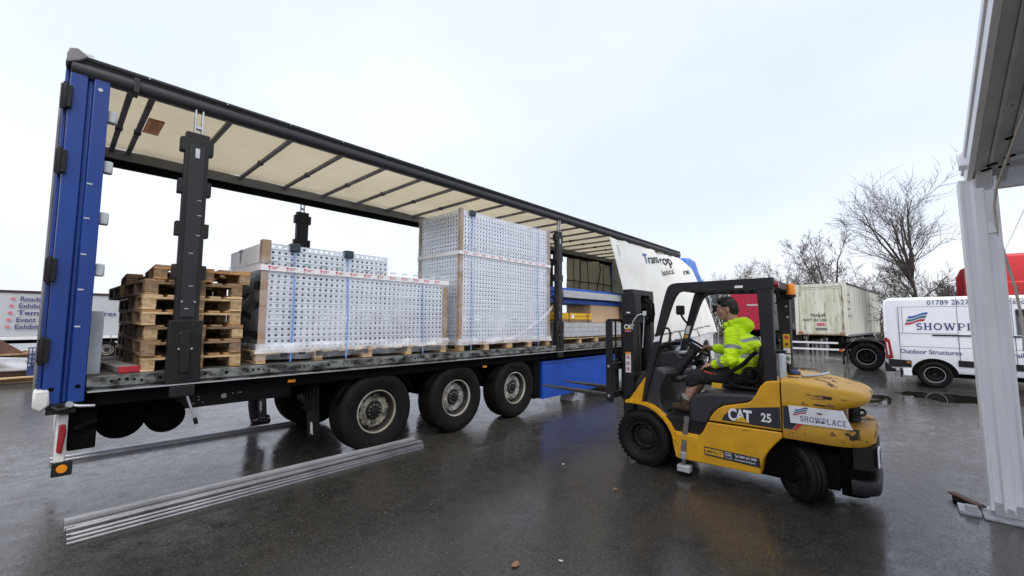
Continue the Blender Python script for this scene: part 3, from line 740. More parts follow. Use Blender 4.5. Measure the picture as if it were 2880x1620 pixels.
pal = [((1.00, .72), .00, ('wood_orange', 'wood_pale'), 'wood_block', 'orange-toned wooden pallet on the deck, lowest of its stack'),
       ((.985, .70), .01, ('wood_old',), 'wood_block_old', 'dark weathered wooden pallet second from the bottom of the stack'),
       ((1.015, .71), -.02, ('wood_old', 'wood_old', 'wood_orange'), 'wood_block', 'brown wooden pallet third from the bottom of the stack'),
       ((.97, .71), .015, ('wood_pale', 'wood_orange'), 'wood_block', 'pale wooden pallet in the middle of the stack'),
       ((.98, .70), -.005, ('wood_pale',), 'wood_block', 'palest wooden pallet, third from the top of the stack'),
       ((.965, .72), .035, ('wood_old',), 'wood_block_old', 'dark wooden pallet just under the topmost pallet of the stack'),
       ((1.08, .74), -.05, ('wood_old', 'wood_orange', 'wood_old'), 'wood_block_old', 'topmost wooden pallet lying slightly askew on the stack')]
for i, ((x, y), rz, tone, blk, lab) in enumerate(pal):
    p = pallet((x, y, 1.2415 + i * .1445), rz, tone, lab, GP, blk)
    if i == 6: p.rotation_euler = (0, R(1.0), rz)
pal2 = [((.99, 1.93), .01, ('wood_old', 'wood_orange'), 'wood_block_old', 'lowest pallet of the rear pallet stack'), ((1.0, 1.95), -.01, ('wood_old',), 'wood_block_old', 'second pallet from the bottom in the rear pallet stack'),
        ((1.01, 1.93), .01, ('wood_pale', 'wood_old'), 'wood_block', 'third pallet from the bottom in the rear pallet stack'), ((1.0, 1.94), 0, ('wood_old',), 'wood_block_old', 'middle pallet of the rear pallet stack'),
        ((1.0, 1.93), .02, ('wood_old',), 'wood_block_old', 'third pallet from the top in the rear pallet stack'), ((.90, 1.92), .03, ('wood_old',), 'wood_block_old', 'second pallet from the top in the rear stack, pushed sideways'),
        ((.98, 1.95), -.03, ('wood_old',), 'wood_block_old', 'topmost pallet of the rear pallet stack')]
for i, ((x, y), rz, tone, blk, lab) in enumerate(pal2):
    pallet((x, y, 1.2415 + i * .1445), rz, tone, lab, GP, blk, l=1.0)
pallet((2.87, .77, 1.2415), 0, ('wood_old', 'wood_pale'), 'long wooden pallet under the low bundle of perforated trays', GP, 'wood_block', w=2.66, l=1.24, xs=(-1.27, -.64, 0, .64, 1.27), name='long_pallet')
pallet((5.60, .68, 1.2415), 0, ('wood_pale', 'wood_orange'), 'long wooden pallet under the tall bundle of perforated trays', GP, 'wood_block', w=2.38, l=1.16, xs=(-1.13, -.57, 0, .57, 1.13), name='long_pallet')
pallet((8.75, .75, 1.2415), 0, ('wood_old', 'wood_pale'), 'long wooden pallet under the grey steel beams', GP, 'wood_block', w=2.9, l=1.1, xs=(-1.4, -.7, 0, .7, 1.4), name='long_pallet')
tp = thing('timber_plank', 'short grey timber plank with a red painted end lying on the deck', 'plank', (.55, .32, 1.2415), world_coords=True)
MB().bar((.52, .16, 1.272), (.42, .95, 1.272), .15, .055).build('plank', 'plank_grey', tp, .004)
MB().bar((.525, .125, 1.272), (.52, .159, 1.272), .152, .057).build('red_end', 'plank_red', tp, .004)

# ================================================================ bundles of perforated trays
def perf_wall(b, o, du, dv, nu, h, pitch, r, fn=None):
    # wall of square cells with an octagonal hole, o corner, du unit along, dv up
    o, du, dv = Vector(o), Vector(du), Vector(dv)
    for i in range(nu):
        c = o + du * (pitch * (i + .5)) + dv * (h / 2)
        sq = [(1, 0), (1, 1), (0, 1), (-1, 1), (-1, 0), (-1, -1), (0, -1), (1, -1)]
        vs = [c + du * (a * pitch / 2) + dv * (q * h / 2) for a, q in sq]
        vs += [c + (du * math.cos(R(45 * k)) + dv * math.sin(R(45 * k))) * r for k in range(8)]
        b.add(vs, [(k, (k + 1) % 8, 8 + (k + 1) % 8, 8 + k) for k in range(8)])
def tray_mesh(lx, ly, h, pitch, r, end_holes=True):
    b = MB(); nx = round(lx / pitch); px = lx / nx; ny = round(ly / pitch); py = ly / ny; hh = h - .003
    perf_wall(b, (0, 0, 0), (1, 0, 0), (0, 0, 1), nx, hh, px, r)
    perf_wall(b, (0, ly, 0), (1, 0, 0), (0, 0, 1), nx, hh, px, r)
    for x in (0, lx):
        if end_holes: perf_wall(b, (x, 0, 0), (0, 1, 0), (0, 0, 1), ny, hh, py, r)
        else: b.add([(x, 0, 0), (x, ly, 0), (x, ly, hh), (x, 0, hh)], [(0, 1, 2, 3)])
    b.box(0.002, lx - .002, .002, ly - .002, .0, .004)
    b.box(0.0, lx, -.003, .018, hh - .0025, hh); b.box(0.0, lx, -.003, .018, 0, .0025)
    return b.mesh('tray', None, False, 0)
def bundle(name, label, x0, y0, z0, lx, ly, rows, pitch=.0675, end_holes=True, upper=None):
    t = thing(name, label, 'panel bundle', (x0, y0, z0), 0, 'bundles of perforated steel trays')
    me = tray_mesh(lx, ly, pitch, .0685, .0162, end_holes); me.materials.append(MATS['galv'])
    z = 0.
    for i in range(rows):
        link('tray', me, None, t, loc=(rnd.uniform(-.004, .004), rnd.uniform(-.003, .003), z)); z += pitch
    if upper:
        me2 = tray_mesh(upper[0], ly, pitch, .0685, .0162, False); me2.materials.append(MATS['galv'])
        for i in range(upper[1]):
            link('tray', me2, None, t, loc=(rnd.uniform(-.004, .004), rnd.uniform(-.003, .003), z)); z += pitch
    return t, z
def wrap(t, lx, ly, z0, z1, mat, d=.012, nx=40, ny=24, nz=24, name='stretch_film', seed=0., amp=.012):
    pts = []; per = [(x, -d) for x in [-d + (lx + 2 * d) * i / nx for i in range(nx)]] + [(lx + d, -d + (ly + 2 * d) * i / ny) for i in range(ny)] + \
          [(lx + d - (lx + 2 * d) * i / nx, ly + d) for i in range(nx)] + [(-d, ly + d - (ly + 2 * d) * i / ny) for i in range(ny)]
    b = MB(); n = len(per); vs = []
    for j in range(nz + 1):
        z = z0 + (z1 - z0) * j / nz
        for k, (x, y) in enumerate(per):
            q = amp * (mn.noise(Vector((x * 3 + seed, y * 3 + z * 4, z * 9))) + .5)
            nxx = -1 if x < 0 else 1 if x > lx else 0; nyy = -1 if y < 0 else 1 if y > ly else 0
            zz = z + (.02 * mn.noise(Vector((x * 5 + seed, y * 5, 3.))) if j in (0, nz) else 0)
            vs.append((x + nxx * max(q, 0), y + nyy * max(q, 0), zz))
    b.add(vs, [(j * n + k, j * n + (k + 1) % n, (j + 1) * n + (k + 1) % n, (j + 1) * n + k) for j in range(nz) for k in range(n)])
    return b.build(name, mat, t, recalc=False, smooth=60)
def corner(t, x, y, z0, z1, sx, sy, w=.07):
    e = .004
    MB().prism([(x - sx * e, y - sy * e), (x + sx * w, y - sy * e), (x + sx * w, y + sy * .002), (x + sx * .002, y + sy * .002), (x + sx * .002, y + sy * w), (x - sx * e, y + sy * w)], 2, z0, z1).build('corner_board', 'cardboard', t)
def vstrap(t, x, ztop, ly, zbot=-.14, w=.017):
    def wob(z): return .012 * math.sin(z * 3 + x)
    b = MB(); N = 12
    for i in range(N):
        za, zb = zbot + (ztop + .012 - zbot) * i / N, zbot + (ztop + .012 - zbot) * (i + 1) / N
        b.add([(x + wob(za) - w / 2, -.024, za), (x + wob(za) + w / 2, -.024, za), (x + wob(zb) + w / 2, -.024, zb), (x + wob(zb) - w / 2, -.024, zb)], [(0, 1, 2, 3)])
    b.box(x + wob(ztop) - w / 2, x + wob(ztop) + w / 2, -.024, ly + .024, ztop + .010, ztop + .013)
    b.box(x + wob(ztop) - w / 2, x + wob(ztop) + w / 2, ly + .022, ly + .025, zbot, ztop + .013)
    b.build('strap', 'strap_blue', t, smooth=0, recalc=False)
def cap(t, x, z): MB().box(x - .055, x + .055, -.045, .06, z - .075, z + .022).build('strap_cap', 'strap_cap', t, .01)
def printed_tape(t, lx, ly, z, h, marks, mat, full=True, seed=1):
    d = .03
    b = MB().add([(-d, -d, z), (lx + d, -d, z), (lx + d, -d, z + h), (-d, -d, z + h), (-d, ly + d, z), (-d, ly + d, z + h), (lx + d, ly + d, z), (lx + d, ly + d, z + h)],
                 [(0, 1, 2, 3), (4, 0, 3, 5), (1, 6, 7, 2), (6, 4, 5, 7)])
    tp_ = b.build('printed_tape', marks, t, smooth=0, recalc=False)
    n = int(lx / .20)
    for i in range(n):
        x = .06 + i * (lx - .1) / n; y = -d - .003; zc = z + h / 2; s = h * .34
        g_ = MB()
        if mat == 'tape_red':
            g_.add([(x - s * .55, y, zc + s), (x + s * .55, y, zc + s), (x + s * .5, y, zc + s * .3), (x, y, zc - s * .15), (x - s * .5, y, zc + s * .3)], [(0, 1, 2, 3, 4)])
            g_.add([(x - s * .09, y, zc), (x + s * .09, y, zc), (x + s * .09, y, zc - s), (x - s * .09, y, zc - s)], [(0, 1, 2, 3)])
            g_.add([(x - s * .4, y, zc - s * .85), (x + s * .4, y, zc - s * .85), (x + s * .4, y, zc - s), (x - s * .4, y, zc - s)], [(0, 1, 2, 3)])
        else:
            g_.disc((x, y, zc), (0, -1, 0), s * .6, 7)
        g_.build('print_mark', mat, tp_, smooth=0, recalc=False)
        g_ = MB()
        for q in range(2):
            zz = zc + (.25 - .55 * q) * h * .5; ww = (.075, .05)[q]
            g_.add([(x + s * .9, y, zz), (x + s * .9 + ww, y, zz), (x + s * .9 + ww, y, zz + h * .10), (x + s * .9, y, zz + h * .10)], [(0, 1, 2, 3)])
        g_.build('print_line', mat, tp_, smooth=0, recalc=False)

Bz = 1.388
t1, zt = bundle('perforated_tray_bundle', 'low stepped bundle of perforated grey steel trays wrapped in film beside the pallets', 1.575, .16, Bz, 2.60, 1.26, 14, end_holes=False, upper=(1.56, 4))
for (x, y, sx, sy) in ((0, 0, 1, 1), (2.6, 0, -1, 1)): corner(t1, x - sx * .012, y - .012, -.01, .87 if x > 1 else .90, sx, sy)
corner(t1, -.012, -.012, .98, zt + .03, 1, 1, .085)
wrap(t1, 2.6, 1.26, -.02, .93, 'film', seed=2)
wrap(t1, 2.6, 1.26, .86, 1.06, 'film_thin', d=.02, seed=5, nz=6)
wrap(t1, 2.6, 1.26, -.03, .075, 'film_dense', d=.020, seed=9, nz=6, amp=.03)
wrap(t1, 2.6, 1.26, -.11, -.02, 'film_thin', d=.018, seed=29, nz=5, amp=.02)
wrap(t1, 1.56, 1.26, .95, zt, 'film_thin', d=.008, seed=7, nz=8)
for x, zz in ((.33, zt), (.99, zt)): vstrap(t1, x, zz, 1.26); cap(t1, x, zz)
vstrap(t1, 2.16, .945, 1.26)
printed_tape(t1, 2.6, 1.26, .895, .065, 'tape_white', 'tape_red')
printed_tape(t1, 2.6, 1.26, .972, .05, 'film_thin', 'tape_green')
el = MB().add([(-.012, .02, .99), (-.012, 1.24, .99), (-.012, 1.24, zt - .01), (-.012, .02, zt - .01)], [(0, 1, 2, 3)]).build('end_sheet', 'tape_white', t1, smooth=0, recalc=False)
MB().add([(-.016, .0, -.01), (-.016, 1.26, -.01), (-.016, 1.26, .88), (-.016, .0, .88)], [(0, 1, 2, 3)]).build('dark_end_sheet', 'ink_dark', t1, smooth=0, recalc=False)  # flat near-black sheet over the lower end face
text('T', .24, (-.016, .88, 1.04), (0, -1, 0), (0, 0, 1), 'ink_grey', t1, .02)
MB().box(-.02, 2.62, .03, 1.2, -.012, -.002).build('base_board', 'galv_beam', t1)
cb = MB()
for i in range(12): cb.box(.22 + i * .2, .30 + i * .2, -.021, -.018, -.085, -.03)
cb.build('chequered_edge', 'ink_dark', t1)

t2, zt2 = bundle('perforated_tray_bundle', 'tall bundle of perforated grey steel trays wrapped in film reaching almost to the roof', 4.415, .11, Bz, 2.35, 1.12, 32)
for (x, y, sx, sy) in ((0, 0, 1, 1), (2.35, 0, -1, 1), (0, 1.12, 1, -1)): corner(t2, x - sx * .012, y - sy * .012, -.01, zt2 + .02, sx, sy, .06)
wrap(t2, 2.35, 1.12, -.02, 1.25, 'film', seed=12)
wrap(t2, 2.35, 1.12, 1.15, zt2 + .01, 'film', d=.016, seed=15)
wrap(t2, 2.35, 1.12, -.05, .05, 'film_dense', d=.022, seed=19, nz=6, amp=.02)
for x in (.24, 1.98): vstrap(t2, x, zt2, 1.12); cap(t2, x, zt2) if x < 1 else None
printed_tape(t2, 2.35, 1.12, 1.42, .055, 'tape_white', 'tape_red')
printed_tape(t2, 2.35, 1.12, 1.52, .045, 'film_thin', 'tape_green')
ft = MB().grid(lambda u, v: (1.0 + 1.42 * u, -.04 - .02 * math.sin(u * 9), .02 + .62 * u ** 1.7 + (.05 + .03 * u) * (v - .5)), 24, 2)
ft.build('film_tail', 'film_dense', t2, recalc=False)
MB().box(-.02, 2.37, .02, 1.1, -.012, -.002).build('base_board', 'wood_pale', t2)

# ================================================================ cargo towards the front
sb = thing('steel_beam_pack', 'pack of flat grey galvanised steel beams strapped on a pallet behind the forklift mast', 'steel beams', (8.7, .5, 1.388), world_coords=True)
for k in range(3):
    for q in range(6):
        y = .16 + q * .16
        MB().box(7.30 + .02 * k, 10.1 - .03 * q, y, y + .15, 1.389 + .103 * k, 1.488 + .103 * k).build('beam', 'galv_beam', sb, .006)
bb2 = thing('blue_beam_pack', 'pack of long blue steel rack beams lying above the yellow beams', 'steel beams', (9, .6, 2.27), world_coords=True)
for k in range(3):
    for q in range(4):
        y = .30 + q * .2
        MB().box(6.95, 10.9, y, y + .10, 2.12 + .125 * k, 2.215 + .125 * k).build('beam', 'blue_beam', bb2, .006)
gb = thing('grey_beam', 'single grey galvanised beam laid along the blue rack beams', 'steel beam', (8.5, .2, 2.27), world_coords=True)
MB().box(7.34, 10.3, .15, .26, 2.24, 2.395).build('beam', 'galv_beam', gb, .006)
sup = thing('timber_bearer', 'upright timber bearers carrying the blue rack beams', 'timber', (9, .8, 1.7), world_coords=True)
for x in (7.25, 8.7, 10.2):
    MB().box(x, x + .1, .3, .98, 1.702, 2.118).build('bearer', 'wood_old', sup, .005)
yb = thing('yellow_beam_pack', 'bright yellow rack beams strapped together on the steel beams', 'steel beams', (7.8, .4, 1.76), world_coords=True)
for k in range(2):
    for q in range(3):
        y = .17 + q * .09
        m = MB().box(6.97 + .05 * q, 8.5, y, y + .075, 1.765 + .075 * k, 1.83 + .075 * k)
        m.build('beam', 'yellow_beam', yb, .005)
for k in range(9):
    MB().box(7.0 + k * .055, 7.03 + k * .055, .155, .169, 1.77 + .01 * (k % 2), 1.90).build('end_hook', 'yellow_beam', yb, .003)
MB().box(7.66, 7.74, .160, .168, 1.79, 1.87).build('tag', 'tape_white', yb)
MB().box(7.0, 8.5, .18, .44, 1.702, 1.763).build('packing_timber', 'wood_old', yb, .004)
for x in (7.55, 8.3): MB().box(x, x + .02, .160, .45, 1.905, 1.912).box(x, x + .02, .158, .164, 1.70, 1.91).build('strap', 'ink_dark', yb)
cbx = thing('cardboard_carton', 'large brown cardboard carton standing on the grey steel beams', 'carton', (9.2, .6, 1.70), world_coords=True)
MB().box(8.62, 10.0, .28, .95, 1.702, 2.11).build('carton', 'cardboard_box', cbx, .006)
MB().box(8.62, 10.0, .59, .63, 2.1105, 2.1125).build('tape', 'cardboard', cbx)
MB().cyl((9.55, .279, 1.98), (9.55, .276, 1.98), .012, n=8).build('spot', 'ink_white', cbx)
# ================================================================ loose aluminium bars on the ground
GB = 'aluminium bars laid on the wet ground beside the trailer'
def alu_bar(x0, y0, x1, y1, z, w, h, label, group):
    d = Vector((x1 - x0, y1 - y0, 0)); a = math.atan2(d.y, d.x)
    t = thing('aluminium_bar', label, 'metal bar', (x0, y0, z), a, group); Ln = d.length
    hw = w / 2
    # box profile with a groove along the top and the sides
    pr = [(-hw, 0), (hw, 0), (hw, h * .35), (hw - .006, h * .42), (hw - .006, h * .58), (hw, h * .65), (hw, h), (hw * .35, h), (hw * .25, h - .006), (-hw * .25, h - .006), (-hw * .35, h), (-hw, h), (-hw, h * .65), (-hw + .006, h * .58), (-hw + .006, h * .42), (-hw, h * .35)]
    MB().prism(pr, 0, 0, Ln).build('profile', 'bar_grey' if 'rearmost' in label else 'alu' if 'lone' in label else 'alu_bar', t, .003, smooth=30)
    MB().box(-.0015, -.0005, -hw * .6, hw * .6, h * .2, h * .8).build('open_end', 'black_under', t)
    return t
lab = 'grey aluminium bar in the row of five lying before the trailer wheels'
for i, (xa, ya, xb, yb_) in enumerate(((.19, .06, 3.55, .035), (.245, -.03, 3.62, -.035), (.20, -.105, 3.60, -.10), (.225, -.185, 3.57, -.165), (.20, -.275, 3.52, -.235))):
    lab = ('widest grey aluminium bar, rearmost of the row of five by the trailer wheels', 'thin aluminium bar lying against the widest bar of the row', 'middle aluminium bar of the row of five by the trailer wheels', 'thin aluminium bar between the middle bar and the outermost bar', 'outermost aluminium bar of the row, farthest from the trailer wheels')[i]
    alu_bar(xa, ya, xb, yb_, .0, (.075, .036, .034, .036, .042)[i], (.085, .05, .06, .042, .045)[i], lab, GB)
alu_bar(.10, 2.50, 2.95, 2.40, .0, .07, .06, 'lone long aluminium bar on the ground along the far side of the trailer', GB)

# ================================================================ forklift
F = thing('forklift_truck', 'yellow and black counterbalance forklift truck carrying a driver in lime hoodie', 'forklift', (5.5, -3.4, 0), world_coords=True)
XL, XR, XC = 4.95, 6.05, 5.5
def mirror(poly_x): return [(11.0 - x, y) for x, y in poly_x]
low = [(-3.11, .46), (-3.36, .455), (-3.42, .53), (-3.47, .64), (-4.168, .655), (-4.172, .605), (-4.10, .52), (-4.04, .44), (-4.0, .36), (-3.97, .2), (-3.15, .18)]
body = MB().prism(low, 0, XL, XR).build('chassis_panel', 'cat_yellow', F, .012, 2)
up = [(-3.475, .652), (-3.50, .70), (-3.54, .76), (-3.58, .80), (-3.64, .838), (-3.78, .875), (-3.87, .90), (-3.91, .93), (-3.95, 1.0), (-3.99, 1.08), (-4.04, 1.135), (-4.10, 1.15), (-4.163, 1.152), (-4.166, .662)]
MB().prism(up, 0, XL + .012, XR - .012).build('side_panel', 'cat_yellow', F, .014, 3)
MB().box(XL + .006, XR - .006, -4.169, -3.475, .6555, .661).build('panel_gap', 'black_under', F)
MB().box(XL + .02, XR - .02, -4.176, -4.165, .5, 1.14).build('body_gap', 'black_under', F)
st = [(-3.615, .685), (-3.64, .74), (-3.69, .79), (-3.76, .825), (-3.88, .853), (-4.158, .898), (-4.160, .685)]
dk = MB().prism(st, 0, XL + .0085, XL + .0115).build('side_decal', 'ink_dark', F, smooth=0)
MB().prism([(-3.97, .83), (-3.935, .80), (-3.915, .70), (-4.12, .70), (-4.135, .71), (-4.135, .84), (-4.12, .853)], 0, XL + .006, XL + .008).build('decal_panel', 'hood_black', dk, smooth=0)
YD, ZD = (0, -1, 0), (0, 0, 1)
text('CAT', .172, (XL + .004, -3.68, .703), YD, ZD, 'ink_white', dk, .034, spacing=.84, sx=.72)
MB().prism([(-3.745, .697), (-3.885, .697), (-3.815, .757)], 0, XL + .0, XL + .003).build('cat_triangle', 'flat_yellow', dk, smooth=0)
text('25', .118, (XL + .004, -3.99, .735), YD, ZD, 'ink_white', dk, .028, sx=.80)
ip = MB().prism([(-3.425, .375), (-3.435, .285), (-3.975, .268), (-3.965, .362)], 0, XL - .004, XL - .001).build('dealer_decal', 'ink_dark', F, smooth=0)
MB().prism([(-3.435, .362), (-3.444, .302), (-3.63, .297), (-3.62, .357)], 0, XL - .006, XL - .0045).build('decal_field', 'flat_yellow', ip, smooth=0)
text('IMPACT', .042, (XL - .008, -3.455, .315), YD, (0, 0, 1), 'ink_dark', ip, .015, sx=1.05)
MB().prism([(-3.64, .357), (-3.648, .297), (-3.705, .295), (-3.70, .355)], 0, XL - .006, XL - .0045).build('decal_field', 'ink_white', ip, smooth=0)
MB().prism([(-3.644, .353), (-3.651, .301), (-3.701, .299), (-3.696, .351)], 0, XL - .0075, XL - .0065).build('decal_field', 'ink_dark', ip, smooth=0)
text('CAT', .028, (XL - .009, -3.653, .322), YD, ZD, 'ink_white', ip, .02, sx=.8)
text('Tel: 0845 601 5500', .036, (XL - .006, -3.735, .327), YD, ZD, 'ink_white', ip, .012, sx=.72)
text('www.impact-handling.com', .026, (XL - .006, -3.735, .295), YD, ZD, 'ink_white', ip, .008, sx=.70)
# engine hood, floor, cowl
hd = [(-3.27, .60), (-3.255, .80), (-3.28, .87), (-3.34, .92), (-3.50, .955), (-3.88, .985), (-3.96, .97), (-3.93, .92), (-3.86, .885), (-3.62, .83), (-3.52, .74), (-3.46, .60)]
MB().prism(hd, 0, XL + .03, XR - .03).build('engine_hood', 'hood_black', F, .03, 4)
MB().box(XL + .04, XR - .04, -3.30, -2.72, .58, .625).build('floor_plate', 'black_metal', F, .006)
MB().box(XL + .02, XL + .16, -3.36, -3.08, .45, .475).build('step_tread', 'cat_yellow_worn', F, .008)
MB().prism([(-3.06, .45), (-3.36, .44), (-3.47, .62), (-3.30, .63), (-2.95, .62)], 0, XL + .05, XR - .05).build('step_well', 'black_metal', F, .008)
cw_ = [(-2.60, .62), (-2.58, .95), (-2.64, 1.06), (-2.74, 1.14), (-2.86, 1.17), (-2.97, 1.15), (-3.0, 1.10), (-2.95, 1.0), (-2.905, .90), (-2.91, .78), (-2.95, .68), (-3.02, .615)]
MB().prism(cw_, 0, XL + .07, XR - .10).build('front_cowl', 'hood_black', F, .035, 4)
MB().prism([(-2.64, 1.10), (-2.70, 1.32), (-2.90, 1.36), (-3.02, 1.22), (-2.98, 1.12)], 0, 5.55, 5.92).build('dash_pod', 'hood_black', F, .03, 3)
MB().box(5.62, 5.85, -2.985, -2.91, 1.315, 1.345).build('dash_display', 'pale_grey', F, .006)
MB().box(XL + .1, XR - .1, -3.1, -2.45, .22, .60).build('front_axle_case', 'black_under', F, .02)
MB().box(XL + .12, XR - .12, -4.6, -3.1, .17, .5).build('underframe', 'black_under', F, .02)
# front fenders
for xa, xb in ((XL - .02, XL + .18), (XR - .18, XR + .02)):
    N = 12
    def arc(r, a): return (-2.70 + r * math.cos(R(a)), .335 + r * math.sin(R(a)))
    outer = [(-2.50, .755), (-2.62, .76), (-2.72, .755), (-2.82, .735), (-2.90, .695), (-2.98, .635), (-3.045, .56), (-3.09, .48), (-3.125, .38)]
    inner = [(y + .015 if i < 1 else y + .018 * (i / 8), z - .03) for i, (y, z) in enumerate(outer)]
    inner[0] = (-2.50, .725); inner[-1] = (-3.095, .37)
    for i in range(len(outer) - 1):
        pass
    b = MB()
    for i in range(len(outer) - 1):
        b.prism([outer[i], outer[i + 1], inner[i + 1], inner[i]], 0, xa, xb)
    bm_ = b.build('front_fender', 'cat_yellow', F, 0, smooth=50)
    MB().prism([(-2.535, .757), (-2.755, 1.06), (-2.70, .757)], 0, xa + .025, xa + .06).build('fender_gusset', 'cat_yellow', F, .006)
    MB().prism([(-3.10, .47), (-3.13, .36), (-3.16, .18), (-3.115, .2), (-3.08, .36)], 0, xa + .02, xb).build('fender_tail', 'cat_yellow', F, .004)
# wheels
for x, s in ((XL + .105, -1), (XR - .105, 1)):
    w = wheel(F, (x, -2.70, .325), (s, 0, 0), .325, .20, .185, 'rim_black', 'rim_black', 2, 6, .015, .085, 'rubber_wet', 40)
    tb = MB()
    for k in range(36):
        a = 2 * math.pi * k / 36
        for q in (-1, 1):
            c_ = Vector((x + q * .065, -2.70 + .325 * math.cos(a + q * .04), .325 + .325 * math.sin(a + q * .04)))
            if c_.z < .02: continue
            tb.bar(c_ - Vector((0, math.cos(a), math.sin(a))) * .02, c_ + Vector((0, math.cos(a), math.sin(a))) * .004, .055, .026, (0, -math.sin(a), math.cos(a)))
    tb.build('tread_lug', 'rubber_wet', w)['kind'] = 'stuff'
STEER = R(-46)
for x, s in ((5.10, -1), (5.90, 1)):
    n = Matrix.Rotation(STEER, 3, 'Z') @ Vector((s, 0, 0))
    wheel(F, (x, -4.29, .268), n, .268, .17, .15, 'rim_black', 'rim_black', 3, 5, .0, .06, 'rubber_wet', 40)
MB().cyl((5.15, -4.29, .27), (5.85, -4.29, .27), .06, n=10).box(5.2, 5.8, -4.4, -4.18, .22, .5).build('steer_axle', 'black_under', F, .01)
# counterweight
def plan(yf, yr, hw, rad, zf, n=8):
    pts = [(XC - hw, yf)]
    for k in range(n + 1):
        a = R(180 + 90 * k / n); pts.append((XC - hw + rad + rad * math.cos(a), yr + rad * 1.0 + rad * math.sin(a)))
    for k in range(n + 1):
        a = R(270 + 90 * k / n); pts.append((XC + hw - rad + rad * math.cos(a), yr + rad + rad * math.sin(a)))
    pts.append((XC + hw, yf))
    mid = [(XC - hw, yf + (yr + rad - yf) * q) for q in (.33, .66)]; mid2 = [(XC + hw, yf + (yr + rad - yf) * q) for q in (.66, .33)]
    pts = pts[:1] + mid + pts[1:-1] + mid2 + pts[-1:]
    return [(x, y, zf(y) if callable(zf) else zf) for x, y in pts]
tz = lambda d: (lambda y: 1.165 - .085 * max(0, (-4.25 - y) / .6) ** 1.3 - d)
cwu = MB().loft([plan(-4.178, -4.60, .535, .22, .912), plan(-4.178, -4.62, .545, .24, .914), plan(-4.178, -4.66, .550, .26, .922), plan(-4.178, -4.79, .551, .30, .965), plan(-4.178, -4.835, .551, .32, 1.005), plan(-4.178, -4.845, .551, .33, 1.035),
                 plan(-4.178, -4.838, .549, .33, tz(.03)), plan(-4.178, -4.828, .545, .33, tz(.012)), plan(-4.178, -4.812, .535, .32, tz(.0)), plan(-4.178, -4.78, .50, .30, tz(-.008)), plan(-4.178, -4.70, .40, .25, tz(-.022)), plan(-4.178, -4.60, .25, .2, tz(-.035))])
CW = cwu.build('counterweight', 'cat_yellow_worn', F, smooth=50)
MB().loft([plan(-4.178, -4.66, .535, .20, .765), plan(-4.178, -4.62, .535, .18, .91)]).build('counterweight_waist', 'cat_yellow_worn', F, smooth=40)
MB().loft([plan(-4.178, -4.83, .54, .30, .605), plan(-4.178, -4.865, .55, .31, .64), plan(-4.178, -4.865, .55, .31, .735), plan(-4.178, -4.85, .54, .30, .768)]).build('counterweight_band', 'cat_trim_worn', F, smooth=40)
MB().loft([plan(-4.60, -4.80, .34, .14, .12), plan(-4.60, -4.845, .36, .16, .2), plan(-4.60, -4.845, .40, .18, .604)]).build('rear_block', 'black_under', F, smooth=40)
MB().loft([plan(-4.68, -4.875, .42, .19, .17), plan(-4.68, -4.885, .43, .19, .20), plan(-4.68, -4.885, .43, .19, .28), plan(-4.68, -4.875, .42, .19, .30)]).build('rear_bumper', 'guard_black', F, smooth=40)
MB().loft([plan(-4.70, -4.87, .42, .15, .40), plan(-4.70, -4.87, .42, .15, .60)]).build('rear_grille', 'black_metal', F, smooth=40)
MB().tube([(XC - .08 + .11 * math.cos(R(a)), -4.70 - .09 * math.sin(R(a)), .865 + .015 * math.sin(R(a * 2))) for a in range(-20, 201, 20)], .012, 8).cyl((XC - .02, -4.72, .76), (XC - .02, -4.72, .93), .03, n=10).build('tow_pin', 'black_metal', F)
MB().cyl((XC - .12, -4.70, .77), (XC - .10, -4.70, .93), .04, n=10).build('tow_bracket', 'black_metal', F)
MB().prism([(-4.87, .43), (-4.87, .60), (-4.885, .60), (-4.885, .43)], 0, 5.14, 5.30).build('rear_plate', 'ink_white', F, .02)
MB().prism([(-4.886, .455), (-4.886, .575), (-4.889, .575), (-4.889, .455)], 0, 5.17, 5.27).build('rear_plate_inner', 'ink_dark', F)
# fleet board on the side of the counterweight
MB().prism([(-4.185, .765), (-4.185, .912), (-4.245, .912), (-4.25, .765)], 0, XL + .008, XL + .0125).build('side_decal', 'ink_dark', F, smooth=0)
MB().prism([(-4.31, .768), (-4.345, .768), (-4.29, .70), (-4.26, .70)], 0, XL + .003, XL - .002).build('red_slash', 'ink_red', F, smooth=0)
MB().prism([(-4.184, .70), (-4.184, .768), (-4.30, .768), (-4.255, .70)], 0, XL - .001, XL + .002).build('side_decal', 'ink_dark', F, smooth=0)
fb = MB().prism([(-4.232, .93), (-4.245, .765), (-4.72, .775), (-4.69, .85), (-4.655, .935)], 0, XL - .005, XL - .001).build('fleet_board', 'ink_white', F, smooth=0)
emblem(fb, (XL - .007, -4.265, .842), YD, ZD, .12, .075)
vs_, fs_ = slab_text('SHOWPLACE', .050); vs_ = [(x * .76, y) for x, y in vs_]; place_flat(vs_, fs_, 'lettering', 'ink_navy', fb, (XL - .007, -4.325, .795), YD, ZD)
for yy, zz, sy, sz in ((-4.48, .884, .022, .008), (-4.50, .806, .02, .007), (-4.455, .80, .014, .006)):
    pts = [(XL - .0085, yy + sy * (1 + .4 * mn.noise(Vector((k, yy, 1.)))) * math.cos(2 * math.pi * k / 9), zz + sz * (1 + .6 * mn.noise(Vector((k, zz, 7.)))) * math.sin(2 * math.pi * k / 9)) for k in range(9)]
    MB().add(pts, [tuple(range(9))]).build('rust_chip', 'junk_brown', fb, smooth=0)
